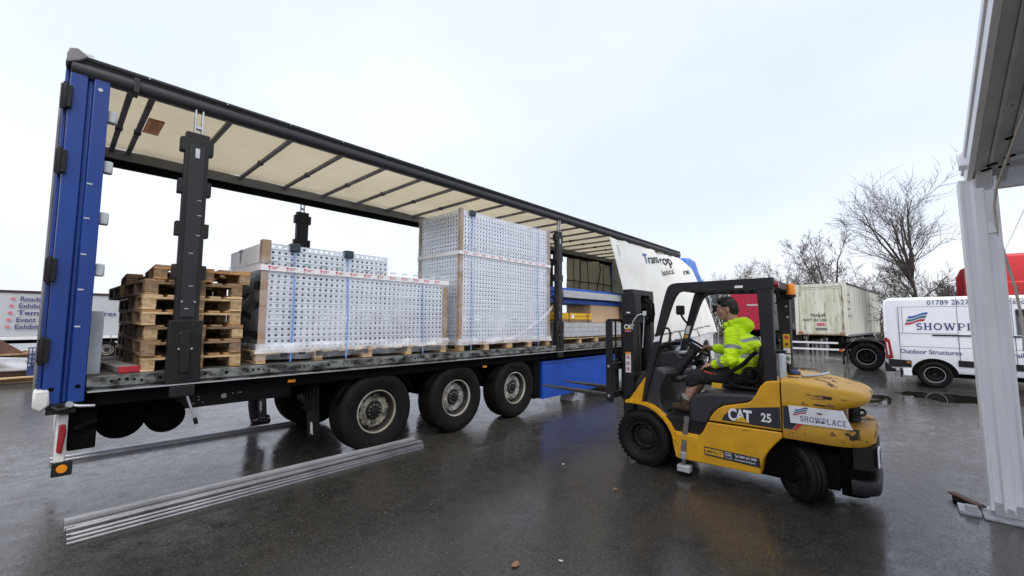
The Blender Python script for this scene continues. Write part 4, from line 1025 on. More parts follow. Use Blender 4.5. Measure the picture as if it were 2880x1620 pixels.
# scraped paint on the flank of the counterweight
def cw_x(y):
    cy, rad = -4.84 + .33, .33; cx = XC - .551 + rad
    return XC - .551 if y > cy else cx - math.sqrt(max(0, rad * rad - (y - cy) ** 2))
for q, (yc, zc, sy, sz) in enumerate(((-4.50, 1.045, .075, .011), (-4.545, 1.035, .04, .014), (-4.46, 1.018, .05, .004), (-4.48, .962, .05, .009), (-4.56, .968, .035, .011), (-4.40, 1.05, .02, .005), (-4.66, 1.03, .03, .004), (-4.36, .955, .03, .004))):
    pts = []
    for k in range(18):
        a = 2 * math.pi * k / 18; w = 1 + .75 * mn.noise(Vector((math.cos(a) * 2.2 + q * 5, math.sin(a) * 2.2, q)))
        y, z = yc + sy * w * math.cos(a), zc + sz * w * math.sin(a)
        pts.append((cw_x(y) - .003, y, z))
    MB().add(pts + [(cw_x(yc) - .0035, yc, zc)], [(k, (k + 1) % 18, 18) for k in range(18)]).build('paint_scrape', ('junk_brown', 'guard_black')[q % 2], CW, smooth=0, recalc=False)
# mast
for x in (5.24, 5.76):
    s = -1 if x < XC else 1
    m = MB().box(x - .06, x + .06, -2.50, -2.485, .09, 2.10).box(x - .06, x + .06, -2.365, -2.35, .09, 2.10).box(x + s * .06 - .008, x + s * .06 + .008, -2.50, -2.35, .09, 2.10)
    mo = m.build('mast_upright', 'guard_black', F, .004)
    MB().box(x - .045, x + .045, -2.475, -2.38, .14, 2.14).build('inner_mast', 'black_metal', mo, .004)
    MB().cyl((x + s * -.10, -2.47, .2), (x + s * -.10, -2.47, 1.75), .032, n=12).build('lift_ram', 'black_metal', F)
    MB().tube([(x + s * -.17, -2.40, .55), (x + s * -.17, -2.40, 1.95)], .012, 6).build('lift_chain', 'steel_dark', F)
    wr = MB().cyl((x + s * .02, -2.53, .70), (x + s * .02, -2.66, .62), .032, n=12).build('tilt_ram', 'guard_black', F)
    MB().cyl((x + s * .02, -2.52, .705), (x + s * .02, -2.75, .60), .018, n=10).build('ram_rod', 'chrome', wr)
MB().box(5.18, 5.82, -2.50, -2.36, 2.09, 2.165).build('mast_head', 'guard_black', F, .006)
MB().box(5.16, 5.34, -2.54, -2.345, 1.80, 2.12).build('mast_guard', 'guard_black', F, .006)
for z0, z1 in ((1.72, 1.80), (.30, .40), (1.0, 1.06)): MB().box(5.17, 5.83, -2.505, -2.44, z0, z1).build('mast_tie', 'guard_black', F, .006)
MB().tube([(5.52, -2.50, 2.04), (5.55, -2.56, 1.98), (5.56, -2.57, 1.85), (5.60, -2.54, 1.75), (5.62, -2.5, 1.70)], .022, 8).tube([(5.62, -2.5, 2.06), (5.66, -2.56, 1.98), (5.66, -2.57, 1.84), (5.70, -2.53, 1.74)], .022, 8).build('hydraulic_hose', 'rubber', F)
MB().lathe([(.03, -.03), (.085, -.03), (.085, .03), (.03, .03)], (5.66, -2.44, 1.9), (1, 0, 0), 18, True).build('hose_pulley', 'black_metal', F)
MB().tube([(5.18, -2.66, 1.84), (5.15, -2.58, 1.82), (5.14, -2.52, 1.74), (5.16, -2.48, 1.66)], .007, 6).tube([(5.17, -2.66, 1.84), (5.17, -2.645, 1.6), (5.17, -2.63, 1.4)], .005, 6).build('cable', 'pale_grey', F)
MB().box(5.13, 5.17, -2.69, -2.655, 1.81, 1.87).build('cable_box', 'pale_grey', F, .004)
mx = 5.24 - .069
text('CAT', .088, (mx - .002, -2.375, 1.635), YD, ZD, 'ink_white', F, .03, sx=.85, spacing=.88)
MB().prism([(-2.40, 1.632), (-2.465, 1.632), (-2.432, 1.668)], 0, mx - .006, mx - .0045).build('cat_triangle', 'flat_yellow', F, smooth=0)
MB().box(mx - .004, mx - .002, -2.475, -2.385, 1.60, 1.617).build('type_mark', 'ink_pink', F)
MB().box(5.155, 5.158, -2.47, -2.42, 1.845, 1.862).build('type_mark', 'ink_white', F)
wsg = MB().box(mx - .004, mx - .001, -2.465, -2.392, 1.07, 1.335).build('warning_label', 'ink_white', F)
MB().box(mx - .006, mx - .0045, -2.465, -2.392, 1.305, 1.335).build('label_band', 'orange_lamp', wsg)
for z in (1.265, 1.19, 1.115):
    MB().disc((mx - .006, -2.428, z), (-1, 0, 0), .026, 16, .02).bar((mx - .006, -2.412, z + .016), (mx - .006, -2.444, z - .016), .005, .002, (1, 0, 0)).build('prohibition_mark', 'ink_red', wsg, smooth=0, recalc=False)
    MB().box(mx - .0055, mx - .005, -2.435, -2.42, z - .013, z + .013).build('pictogram', 'ink_dark', wsg)
# carriage, load guard, forks
MB().box(4.98, 6.02, -2.30, -2.25, 1.10, 1.19).box(4.98, 6.02, -2.30, -2.25, .74, .82).box(5.25, 5.31, -2.35, -2.28, .70, 1.25).box(5.69, 5.75, -2.35, -2.28, .70, 1.25).build('carriage', 'guard_black', F, .006)
lg = MB()
for x in (4.985, 5.985): lg.prism([(-2.29, .68), (-2.20, .70), (-2.20, 1.735), (-2.215, 1.76), (-2.25, 1.77), (-2.28, 1.76), (-2.29, 1.73)], 0, x, x + .035)
lg.box(4.985, 6.02, -2.265, -2.24, 1.735, 1.77)
lgo = lg.build('load_guard', 'guard_black', F, .005)
for x in (5.16, 5.34, 5.50, 5.66, 5.84): MB().box(x - .012, x + .012, -2.262, -2.243, 1.19, 1.74).build('guard_bar', 'guard_black', lgo, .003)
for z in (.77, 1.15):
    for x in (4.975,): MB().cyl((x, -2.245, z), (x + .02, -2.245, z), .018, n=10).build('guard_bolt', 'alu', lgo)
for x in (5.20, 5.80):
    fk = MB().prism([(-2.245, 1.22), (-2.205, 1.22), (-2.195, .76), (-2.15, .725), (-1.5, .735), (-.98, .745), (-.975, .757), (-1.5, .762), (-2.0, .765), (-2.145, .770), (-2.16, .785), (-2.165, 1.22)][:0] or
                    [(-2.245, 1.22), (-2.245, .735), (-2.225, .715), (-1.7, .718), (-.98, .742), (-.975, .752), (-1.6, .757), (-2.18, .760), (-2.20, .775), (-2.205, 1.22)], 0, x - .055, x + .055)
    fk.build('fork', 'steel_dark', F, .004)
# overhead guard
outer = [(-2.645, .74), (-2.75, 1.12), (-2.87, 1.54), (-2.98, 1.95), (-3.025, 2.10), (-3.05, 2.155), (-3.09, 2.185), (-3.15, 2.195), (-4.14, 2.20)]
inner = [(-2.725, .74), (-2.83, 1.12), (-2.945, 1.56), (-3.075, 1.93), (-3.12, 2.03), (-3.16, 2.08), (-3.22, 2.10), (-3.3, 2.105), (-4.14, 2.085)]
for xa in (XL + .035, XR - .115):
    b = MB()
    for i in range(len(outer) - 1): b.prism([outer[i], outer[i + 1], inner[i + 1], inner[i]], 0, xa, xa + .08)
    bm = bmesh.new()
    go = b.build('guard_pillar', 'guard_black', F, 0, smooth=30)
    MB().prism([(-3.985, 2.09), (-4.125, 2.09), (-4.125, 1.14), (-4.03, 1.14)], 0, xa + .001, xa + .10).build('guard_rear_pillar', 'guard_black', F, .008)
MB().box(XL + .115, XR - .115, -3.17, -3.06, 2.12, 2.185).box(XL + .115, XR - .115, -4.14, -4.02, 2.10, 2.185).build('guard_cross_beam', 'guard_black', F, .01)
for i in range(7):
    y = -3.27 - i * .115
    MB().box(XL + .115, XR - .115, y - .02, y + .02, 2.125, 2.165).build('guard_slat', 'guard_black', F, .006)
MB().box(XL + .032, XL + .034, -3.86, -3.78, 2.105, 2.13).build('guard_label', 'ink_white', F)
def on_pillar(xa, t0, t1, mat, nm, par):
    A, B = Vector((0, -2.87, 1.54)), Vector((0, -2.75, 1.12)); A2, B2 = Vector((0, -2.945, 1.56)), Vector((0, -2.83, 1.12))
    q = [A.lerp(B, t0), A.lerp(B, t1), A2.lerp(B2, t1), A2.lerp(B2, t0)]
    MB().prism([(p.y, p.z) for p in q], 0, xa - .003, xa - .001).build(nm, mat, par, smooth=0)
on_pillar(XL + .035, -.02, .13, 'ink_white', 'reflective_band', F)
for z0, z1, mt in ((1.50, 1.56, 'flat_yellow'), (1.57, 1.68, 'ink_white')):
    MB().prism([(-2.872 - .28 * (z0 - 1.54) - .012, z0), (-2.872 - .28 * (z0 - 1.54) - .062, z0), (-2.872 - .28 * (z1 - 1.54) - .062, z1), (-2.872 - .28 * (z1 - 1.54) - .012, z1)], 0, XR - .119, XR - .1165).build('pillar_label', mt, F, smooth=0)
for z0, z1, mt in ((1.52, 1.60, 'flat_yellow'), (1.44, 1.52, 'flat_yellow'), (1.375, 1.435, 'tape_white'), (1.25, 1.36, 'ink_white')):
    MB().box(XR - .119, XR - .1165, -4.115, -4.045, z0, z1).build('pillar_label', mt, F)
MB().disc((XR - .1205, -4.08, 1.56), (-1, 0, 0), .022, 14).build('label_symbol', 'ink_red', F, smooth=0, recalc=False)
MB().disc((XR - .1205, -4.08, 1.48), (-1, 0, 0), .02, 14).build('label_symbol', 'junk_brown', F, smooth=0, recalc=False)
MB().disc((XR - .1205, -4.08, 1.31), (-1, 0, 0), .028, 14).build('label_symbol', 'tape_green', F, smooth=0, recalc=False)
for yy, zz in ((-4.09, 1.93), (-4.10, 1.80)): MB().disc((XR - .1175, yy, zz), (-1, 0, 0), .012, 8).build('pillar_bolt', 'pale_grey', F, smooth=0, recalc=False)
# lamps, mirror, beacon
bn = MB().lathe([(.001, .13), (.03, .128), (.043, .10), (.046, 0), (.001, 0)], (5.80, -4.165, 2.06), (0, 0, 1), 20).build('beacon', 'orange_lamp', F)
MB().cyl((5.80, -4.165, 2.03), (5.80, -4.165, 2.06), .05, n=16).box(5.78, 5.82, -4.18, -4.12, 2.0, 2.04).build('beacon_base', 'black_metal', bn)
MB().cyl((5.06, -4.13, 2.13), (5.06, -4.175, 2.135), .036, .03, 14).build('rear_lamp', 'red_lamp', F)
MB().tube([(5.06, -4.15, 2.08), (5.05, -4.18, 1.98), (5.06, -4.14, 1.93)], .008, 6).build('lamp_cable', 'rubber', F)
wl_ = MB().box(5.80, 5.86, -2.93, -2.82, 1.83, 1.96).build('work_lamp', 'black_metal', F, .02, 3)
MB().tube([(5.84, -2.88, 1.83), (5.87, -2.91, 1.76), (5.92, -2.93, 1.72)], .014, 6).build('lamp_arm', 'black_metal', wl_)
MB().tube([(4.99, -2.98, 1.66), (4.97, -3.05, 1.66), (4.965, -3.08, 1.60), (4.965, -3.055, 1.48), (4.98, -2.99, 1.45), (4.99, -2.91, 1.46)], .013, 8).build('grab_handle', 'black_metal', F)
# steering, levers, seat
sn = Vector((0, -.58, .81)).normalized(); sc_ = Vector((5.5, -3.20, 1.425))
sw = MB().lathe([(.165 + .015 * math.cos(2 * math.pi * k / 8), .015 * math.sin(2 * math.pi * k / 8)) for k in range(8)], sc_, sn, 32, True).build('steering_wheel', 'rubber', F)
a_ = sn.orthogonal().normalized(); b__ = sn.cross(a_)
sp = MB().cyl(sc_ - sn * .04, sc_ + sn * .005, .05, n=14)
for k in range(3):
    t = 2 * math.pi * k / 3 + .5; sp.bar(sc_ - sn * .02, sc_ + (a_ * math.cos(t) + b__ * math.sin(t)) * .16, .03, .012, sn)
sp.build('spoke', 'rubber', sw)
MB().cyl(sc_ - sn * .03, (5.5, -2.86, 1.0), .05, .075, 12).build('steering_column', 'hood_black', F)
MB().box(5.34, 5.66, -3.06, -2.9, .98, 1.06).build('column_boot', 'hood_black', F, .03)
MB().tube([(5.7, -2.95, 1.25), (5.72, -3.05, 1.42)], .01, 6).ball((5.72, -3.05, 1.43), .02).build('shift_lever', 'black_metal', F)
for q in range(3):
    MB().tube([(5.86 + .05 * q, -3.0, 1.15), (5.87 + .05 * q, -3.12, 1.34)], .008, 6).ball((5.87 + .05 * q, -3.125, 1.35), .018).build('hydraulic_lever', 'black_metal', F)
MB().box(5.10, 5.22, -2.98, -2.90, .63, .68).box(5.6, 5.7, -2.99, -2.93, .64, .72).build('pedal', 'rubber', F, .01)
MB().loft([[(XC + x, y, z) for x, y, z in ((-.25, -3.46, .985), (.25, -3.46, .985), (.25, -3.92, .985), (-.25, -3.92, .985))],
           [(XC + x, y, z) for x, y, z in ((-.26, -3.44, 1.04), (.26, -3.44, 1.04), (.26, -3.92, 1.03), (-.26, -3.92, 1.03))]]).build('seat_cushion', 'seat_vinyl', F, .03, 3)
MB().prism([(-3.86, 1.03), (-3.93, 1.02), (-3.975, 1.25), (-3.99, 1.47), (-3.965, 1.50), (-3.93, 1.47), (-3.91, 1.25)], 0, XC - .24, XC + .24).build('seat_back', 'seat_vinyl', F, .03, 3)
for x in (XC - .30, XC + .30):
    MB().tube([(x, -3.92, 1.42), (x, -3.86, 1.36), (x, -3.78, 1.27), (x, -3.68, 1.20), (x, -3.62, 1.12), (x, -3.64, 1.06), (x, -3.72, 1.02)], .022, 8).build('hip_restraint', 'rubber', F)
MB().lathe([(.075 + .022 * math.cos(2 * math.pi * k / 8), .022 * math.sin(2 * math.pi * k / 8)) for k in range(8)], (XC - .30, -3.86, 1.16), (1, .2, 0), 20, True).build('coiled_hose', 'rubber', F)
MB().box(XC - .27, XC - .24, -3.55, -3.44, .975, 1.035).build('belt_buckle', 'flat_yellow', F, .006)
MB().box(5.06, 5.16, -4.20, -4.14, 1.15, 1.42).build('control_box', 'pale_grey', F, .02)
MB().box(5.10, 5.2, -4.2, -4.02, 1.42, 1.45).build('bracket', 'black_metal', F, .006)
MB().tube([(5.22, -4.22, 1.2), (5.26, -4.20, 1.29), (5.25, -4.16, 1.32)], .02, 8).ball((5.25, -4.15, 1.33), .032).build('gas_valve', 'black_metal', F)
MB().ball((5.3, -4.24, 1.215), (.07, .06, .03)).build('blue_rag', 'ink_navy', F)
MB().tube([(5.15, -4.33, 1.20), (5.35, -4.45, 1.205), (5.6, -4.5, 1.21)], .014, 8).build('hood_stay', 'alu', F)
# webbing and step hanging at the side
MB().bar((4.985, -3.235, .66), (4.935, -3.205, .26), .055, .005, (1, 0, 0)).build('hanging_strap', 'webbing', F)
MB().box(4.92, 4.945, -3.235, -3.175, .19, .27).build('strap_buckle', 'alu', F, .006)
MB().box(4.90, 5.0, -3.28, -3.14, .055, .125).build('step_block', 'galv_beam', F, .008)
MB().box(4.938, 4.95, -3.225, -3.185, .12, .2).build('strap_link', 'webbing', F)
# ================================================================ people (bodies grown from capsules, remeshed into one skin)
def grow(name, caps, balls, voxel, parent, mats, assign=None, smooth_it=6, smooth_f=.5, wrinkle=0.):
    b = MB()
    for p0, p1, r0, r1 in caps:
        p0, p1 = Vector(p0), Vector(p1); N = 5
        b.tube([p0.lerp(p1, i / N) for i in range(N + 1)], [r0 + (r1 - r0) * i / N for i in range(N + 1)], 12)
        b.ball(p0, r0 * .999, 12, 8); b.ball(p1, r1 * .999, 12, 8)
    for bl in balls: b.ball(bl[0], bl[1], 14, 10, bl[2] if len(bl) > 2 else None)
    off = BASE.get(root_of(parent).name)
    me = b.mesh(name, off, True, 0)
    ob = bpy.data.objects.new(name, me)
    md = ob.modifiers.new('r', 'REMESH'); md.mode = 'VOXEL'; md.voxel_size = voxel
    sm = ob.modifiers.new('s', 'SMOOTH'); sm.iterations = smooth_it; sm.factor = smooth_f
    m2 = evaluated(ob)
    m2.name = name
    m2.materials.clear()
    for m in mats: m2.materials.append(MATS[m])
    if wrinkle:
        cos, nos = [v.co.copy() for v in m2.vertices], [v.normal.copy() for v in m2.vertices]; flat = []
        for c, no in zip(cos, nos):
            q = mn.noise(c * 9) * .6 + mn.noise(Vector((c.x * 22, c.y * 22, c.z * 30))) * .4 + .5 * abs(mn.noise(Vector((c.x * 6 + c.z * 10, c.y * 14, c.z * 18))))
            flat += list(c + no * wrinkle * q)
        m2.vertices.foreach_set('co', flat); m2.update()
    m2.polygons.foreach_set('use_smooth', [True] * len(m2.polygons))
    if assign:
        o3 = Vector(off or (0, 0, 0))
        for p in m2.polygons: p.material_index = assign(p.center + o3)
    o = bpy.data.objects.new(name, m2); C.objects.link(o); o.parent = parent
    return o
def hand(wrist, palm_dir, side_dir, curl, ln=.18):
    # palm plus five fingers; palm_dir: wrist to knuckles, side_dir: towards the thumb, curl: bend direction
    w, d, s, c = Vector(wrist), Vector(palm_dir).normalized(), Vector(side_dir).normalized(), Vector(curl).normalized()
    k = w + d * ln * .5; caps = []
    for q in (-.028, -.01, .01, .028): caps.append((w + s * q * .7, k + s * q, .017, .014))
    for q, l_ in ((-.032, .36), (-.011, .44), (.011, .46), (.031, .42)):
        a = k + s * q; b_ = a + (d * .8 + c * .35).normalized() * ln * l_ * .5; e = b_ + (d * .45 + c * .8).normalized() * ln * l_ * .5
        caps += [(a, b_, .0095, .0085), (b_, e, .0085, .007)]
    tb = w + d * ln * .15 + s * .03; t1_ = tb + (d * .7 + s * .6 + c * .2).normalized() * ln * .26; t2_ = t1_ + (d * .9 + c * .4).normalized() * ln * .18
    return caps + [(tb, t1_, .0125, .0105), (t1_, t2_, .0105, .008)]
def head(c, fwd, up, s=1.):
    c, f, u = Vector(c), Vector(fwd).normalized(), Vector(up).normalized(); r = f.cross(u).normalized(); u = r.cross(f)
    M = Matrix((r, f, u)).transposed()
    def P(x, y, z): return c + M @ Vector((x, y, z)) * s
    balls = [(P(0, -.012, .03), (.074 * s, .094 * s, .090 * s), M), (P(0, .035, -.02), (.060 * s, .058 * s, .085 * s), M), (P(0, .050, -.082), (.042 * s, .036 * s, .026 * s), M),
             (P(0, .092, -.012), (.013 * s, .020 * s, .016 * s), M), (P(0, .086, .012), (.010 * s, .014 * s, .028 * s), M), (P(0, .085, -.050), (.024 * s, .010 * s, .008 * s), M),
             (P(0, .083, -.062), (.020 * s, .010 * s, .007 * s), M), (P(.03, .078, .036), (.022 * s, .012 * s, .008 * s), M), (P(-.03, .078, .036), (.022 * s, .012 * s, .008 * s), M),
             (P(.045, .05, -.02), (.022 * s, .028 * s, .024 * s), M), (P(-.045, .05, -.02), (.022 * s, .028 * s, .024 * s), M)]
    for q in (-1, 1): balls += [(P(q * .074, -.012, .0), (.010 * s, .020 * s, .032 * s), M)]
    caps = [(P(0, -.03, -.05), P(0, -.04, -.16), .056 * s, .060 * s)]
    return balls, caps, P, M
def face_parts(parent, P, M, s):
    for q in (-1, 1):
        MB().ball(P(q * .031, .0795, .018), (.012 * s, .008 * s, .0075 * s), 10, 7, M).build('eye', 'ink_white', parent)
        MB().ball(P(q * .031, .0865, .018), (.0055 * s, .003 * s, .0058 * s), 8, 6, M).build('iris', 'hair', parent)
        MB().ball(P(q * .031, .087, .042), (.020 * s, .006 * s, .005 * s), 8, 6, M).build('eyebrow', 'hair', parent)

D_ = thing('person', 'driver in lime hi-vis hoodie and black shorts sitting on the forklift seat', 'person', (5.5, -3.7, .98), world_coords=True)
hb_, hc_, HP, HM = head((5.50, -3.555, 1.885), (-.16, 1, -.12), (0, .08, 1), 1.10)
NE, FE = (5.215, -3.66, 1.325), (5.80, -3.52, 1.37)
nw, fw = Vector((5.29, -3.44, 1.245)), Vector((5.70, -3.325, 1.405))
limbs = [((5.28, -3.655, 1.60), NE, .052, .045), (NE, nw, .043, .030), ((5.72, -3.62, 1.60), FE, .052, .045), (FE, fw, .043, .030),
         ((5.38, -3.74, 1.12), (5.345, -3.25, 1.06), .085, .062), ((5.345, -3.25, 1.06), (5.335, -3.165, .90), .055, .060), ((5.335, -3.165, .90), (5.33, -3.10, .74), .060, .040), ((5.33, -3.10, .72), (5.33, -2.95, .685), .040, .035),
         ((5.62, -3.74, 1.12), (5.65, -3.24, 1.08), .085, .062), ((5.65, -3.24, 1.08), (5.66, -3.14, .90), .055, .060), ((5.66, -3.14, .90), (5.66, -3.05, .74), .058, .040), ((5.66, -3.05, .72), (5.66, -2.90, .685), .040, .035),
         ((5.5, -3.70, 1.15), (5.5, -3.66, 1.45), .13, .14), ((5.36, -3.66, 1.55), (5.64, -3.62, 1.55), .075, .075), ((5.42, -3.74, 1.12), (5.58, -3.74, 1.12), .10, .10)] + hc_
limbs += hand(nw, (.12, .8, -.25), (.85, .1, .2), (0, .3, -1)) + hand(fw, (-.35, .75, -.05), (-.5, -.1, .7), (-.3, -.1, -1))
bodyo = grow('body', limbs, hb_, .0055, D_, ['skin', 'tattoo'], lambda p: 1 if (p.z < .99 and p.z > .88 and p.x < 5.45 and mn.noise(p * 28) > .02) else 0, 3, .5)
face_parts(D_, HP, HM, 1.1)
hr = MB()
hairb = [(HP(0, -.020, .046), (.089, .106, .100), HM), (HP(0, -.062, .0), (.084, .064, .088), HM), (HP(0, .035, .100), (.076, .060, .040), HM), (HP(0, .0, .122), (.074, .085, .030), HM)]
hair_o = grow('hair', [], hairb, .006, D_, ['hair'], None, 2, .4, wrinkle=.006)
# keep the face and ears free of hair
def trim(o, fn):
    bm = bmesh.new(); bm.from_mesh(o.data); off = Vector(BASE.get(root_of(o).name, (0, 0, 0)))
    bmesh.ops.delete(bm, geom=[f for f in bm.faces if fn(f.calc_center_median() + off)], context='FACES'); bm.to_mesh(o.data); bm.free()
HMi = HM.inverted(); hc0 = HP(0, 0, 0)
def hair_cut(p):
    q = (HMi @ (p - hc0)) / 1.1
    return (q.y > .05 and q.z < .062 + .02 * mn.noise(p * 40)) or (q.y > .006 and q.z < .03) or (q.y > -.03 and q.z < -.008) or q.z < -.062
trim(hair_o, hair_cut)
# hoodie
def seg_t(p, a, b):
    a, b = Vector(a), Vector(b); d = b - a; t = (p - a).dot(d) / d.length_squared; return t, (a + d * max(0, min(1, t)) - p).length
SH = Vector((5.28, -3.655, 1.60)); SF = Vector((5.72, -3.62, 1.60))
def hoodie_mat(p):
    tn, dn = seg_t(p, SH, NE); tf, df = seg_t(p, NE, nw); t2, d2 = seg_t(p, FE, fw); t3, d3 = seg_t(p, SF, FE)
    if p.x < 5.335 and dn < .105 and tn > .02 and p.y > -3.80:
        if .46 < tn < .62: return 1
        if tn < .98 and dn < .09: return 0
    if df < .085 and .40 < tf < .62 and p.x < 5.38: return 1
    if d3 < .09 and .5 < t3 < .66 and p.x > 5.66: return 1
    # two bands round the trunk, both climbing towards the back
    if p.y < -3.54 and p.x > 5.26 - .02 and dn > .03:
        h = p.z + .42 * (p.y + 3.55)
        if 1.385 < h + .0 < 1.430 and False: return 1
        z1 = 1.485 + (-3.62 - p.y) * .28; z2 = 1.325 + (-3.62 - p.y) * .22
        if abs(p.z - z1) < .021 or abs(p.z - z2) < .021: return 1
    return 0
hcaps = [((5.28, -3.66, 1.60), NE, .085, .074), (NE, nw + Vector((.0, -.03, 0)), .072, .052), ((5.72, -3.63, 1.60), FE, .085, .074), (FE, fw + Vector((.0, -.03, .0)), .072, .050),
         ((5.36, -3.685, 1.575), (5.64, -3.665, 1.575), .105, .105), ((5.37, -3.74, 1.46), (5.63, -3.73, 1.46), .145, .145), ((5.37, -3.735, 1.30), (5.63, -3.735, 1.30), .145, .145),
         ((5.38, -3.72, 1.215), (5.62, -3.72, 1.215), .125, .125), ((5.44, -3.62, 1.28), (5.56, -3.62, 1.28), .11, .11)]
hballs = [((5.5, -3.66, 1.69), (.115, .11, .055)), ((5.5, -3.735, 1.745), (.11, .075, .055)), ((5.5, -3.775, 1.70), (.12, .06, .08))]
for k in range(10):
    a = 2 * math.pi * k / 10
    hballs.append(((5.5 + .085 * math.cos(a), -3.615 + .085 * math.sin(a), 1.725 - .035 * math.sin(a)), (.034, .034, .036)))
hoodie = grow('hoodie', hcaps, hballs, .0065, D_, ['lime', 'reflective'], hoodie_mat, 4, .5, wrinkle=.016)
for q in range(3): MB().box(5.337 - .012 * q, 5.341, -3.83 - .008 * q, -3.82 - .008 * q, 1.60 + .012 * q, 1.61 + .012 * q)
scap = [((5.385, -3.76, 1.135), (5.345, -3.22, 1.075), .112, .092), ((5.345, -3.215, 1.075), (5.34, -3.185, 1.015), .088, .088), ((5.62, -3.76, 1.135), (5.65, -3.21, 1.095), .112, .092),
        ((5.65, -3.21, 1.09), (5.655, -3.175, 1.03), .088, .088), ((5.40, -3.76, 1.15), (5.60, -3.76, 1.15), .115, .115)]
grow('shorts', scap, [], .008, D_, ['shorts'], None, 3, .5, wrinkle=.012)
MB().bar((5.247, -3.345, 1.165), (5.268, -3.50, 1.125), .012, .006, (0, 0, 1)).build('zip', 'orange_zip', D_, .003)
MB().bar((5.256, -3.35, 1.148), (5.274, -3.495, 1.108), .012, .006, (0, 0, 1)).build('zip', 'orange_zip', D_, .003)
for x, y in ((5.33, -3.10), (5.66, -3.05)):
    MB().cyl((x, y - .018, .84), (x, y, .77), .062, .056, 14).build('sock', 'sock', D_)
    bt = grow('boot', [((x, y, .79), (x, y + .005, .70), .062, .062), ((x, y, .70), (x, y + .13, .685), .058, .050), ((x, y + .13, .68), (x, y + .19, .675), .052, .044), ((x, y - .03, .685), (x, y + .02, .685), .055, .055)], [], .007, D_, ['boot', 'sole'], lambda p: 1 if p.z < .660 else 0, 3, .5)
MB().ball((5.40, -3.865, 1.565), (.004, .03, .016)).build('back_print', 'tape_green', D_)

P2 = thing('person', 'person in dark work clothes standing behind the trailer, one boot showing below', 'person', (2.42, 2.86, 0), world_coords=True)
px, py = 2.42, 2.86
b2, c2_, HP2, HM2 = head((px - .02, py, 1.63), (-.2, -1, -.1), (0, 0, 1), 1.0)
lb = [((px - .10, py, .92), (px - .09, py - .02, .50), .088, .060), ((px - .09, py - .02, .50), (px - .05, py + .02, .10), .060, .042), ((px - .05, py, .07), (px + .10, py - .09, .05), .04, .035),
      ((px - .03, py + .16, .92), (px - .0, py + .20, .50), .088, .060), ((px - .0, py + .20, .50), (px + .02, py + .26, .10), .060, .042), ((px + .02, py + .26, .07), (px + .17, py + .17, .05), .04, .035),
      ((px, py, .95), (px, py, 1.3), .13, .15), ((px - .15, py, 1.40), (px + .15, py, 1.40), .075, .075),
      ((px - .2, py, 1.40), (px - .25, py - .04, 1.12), .05, .042), ((px - .25, py - .04, 1.12), (px - .20, py - .22, 1.02), .04, .03), ((px + .2, py, 1.40), (px + .26, py - .02, 1.12), .05, .042), ((px + .26, py - .02, 1.12), (px + .2, py - .22, 1.05), .04, .03)] + c2_
lb += hand((px - .20, py - .22, 1.02), (.2, -.9, -.1), (.7, .2, .5), (.3, 0, -1)) + hand((px + .2, py - .22, 1.05), (-.2, -.9, -.1), (-.7, .2, .5), (-.3, 0, -1))
grow('body', lb, b2, .007, P2, ['skin'], None, 3, .5)
face_parts(P2, HP2, HM2, 1.)
grow('hair', [], [(HP2(0, -.025, .052), (.080, .092, .086), HM2), (HP2(0, -.07, .0), (.07, .045, .07), HM2)], .007, P2, ['hair'], None, 2, .4, wrinkle=.004)
grow('jacket', [((px - .2, py, 1.40), (px - .25, py - .04, 1.12), .08, .068), ((px - .25, py - .04, 1.12), (px - .21, py - .19, 1.035), .066, .05), ((px + .2, py, 1.40), (px + .26, py - .02, 1.12), .08, .068), ((px + .26, py - .02, 1.12), (px + .21, py - .19, 1.06), .066, .05),
                ((px - .12, py, 1.40), (px + .12, py, 1.40), .11, .11), ((px - .1, py, 1.2), (px + .1, py, 1.2), .15, .15), ((px - .1, py, .95), (px + .1, py, .95), .14, .14)], [((px, py, 1.48), (.09, .09, .05))], .009, P2, ['jacket'], None, 3, .5, wrinkle=.012)
grow('trousers', [((px - .10, py, .95), (px - .09, py - .02, .50), .11, .085), ((px - .09, py - .02, .50), (px - .05, py + .02, .13), .085, .075), ((px - .03, py + .16, .95), (px - .0, py + .20, .50), .11, .085), ((px - .0, py + .20, .50), (px + .02, py + .26, .13), .085, .075), ((px - .08, py, .92), (px + .02, py + .08, .92), .12, .12)], [], .009, P2, ['trouser'], None, 3, .5, wrinkle=.012)
for a, b_ in (((px - .05, py + .02), (px + .12, py - .10)), ((px + .02, py + .26), (px + .19, py + .16))):
    grow('boot', [((*a, .16), (*a, .07), .058, .056), ((*a, .06), (*b_, .05), .055, .048)], [], .008, P2, ['ink_dark', 'sole'], lambda p: 1 if p.z < .03 else 0, 2, .5)
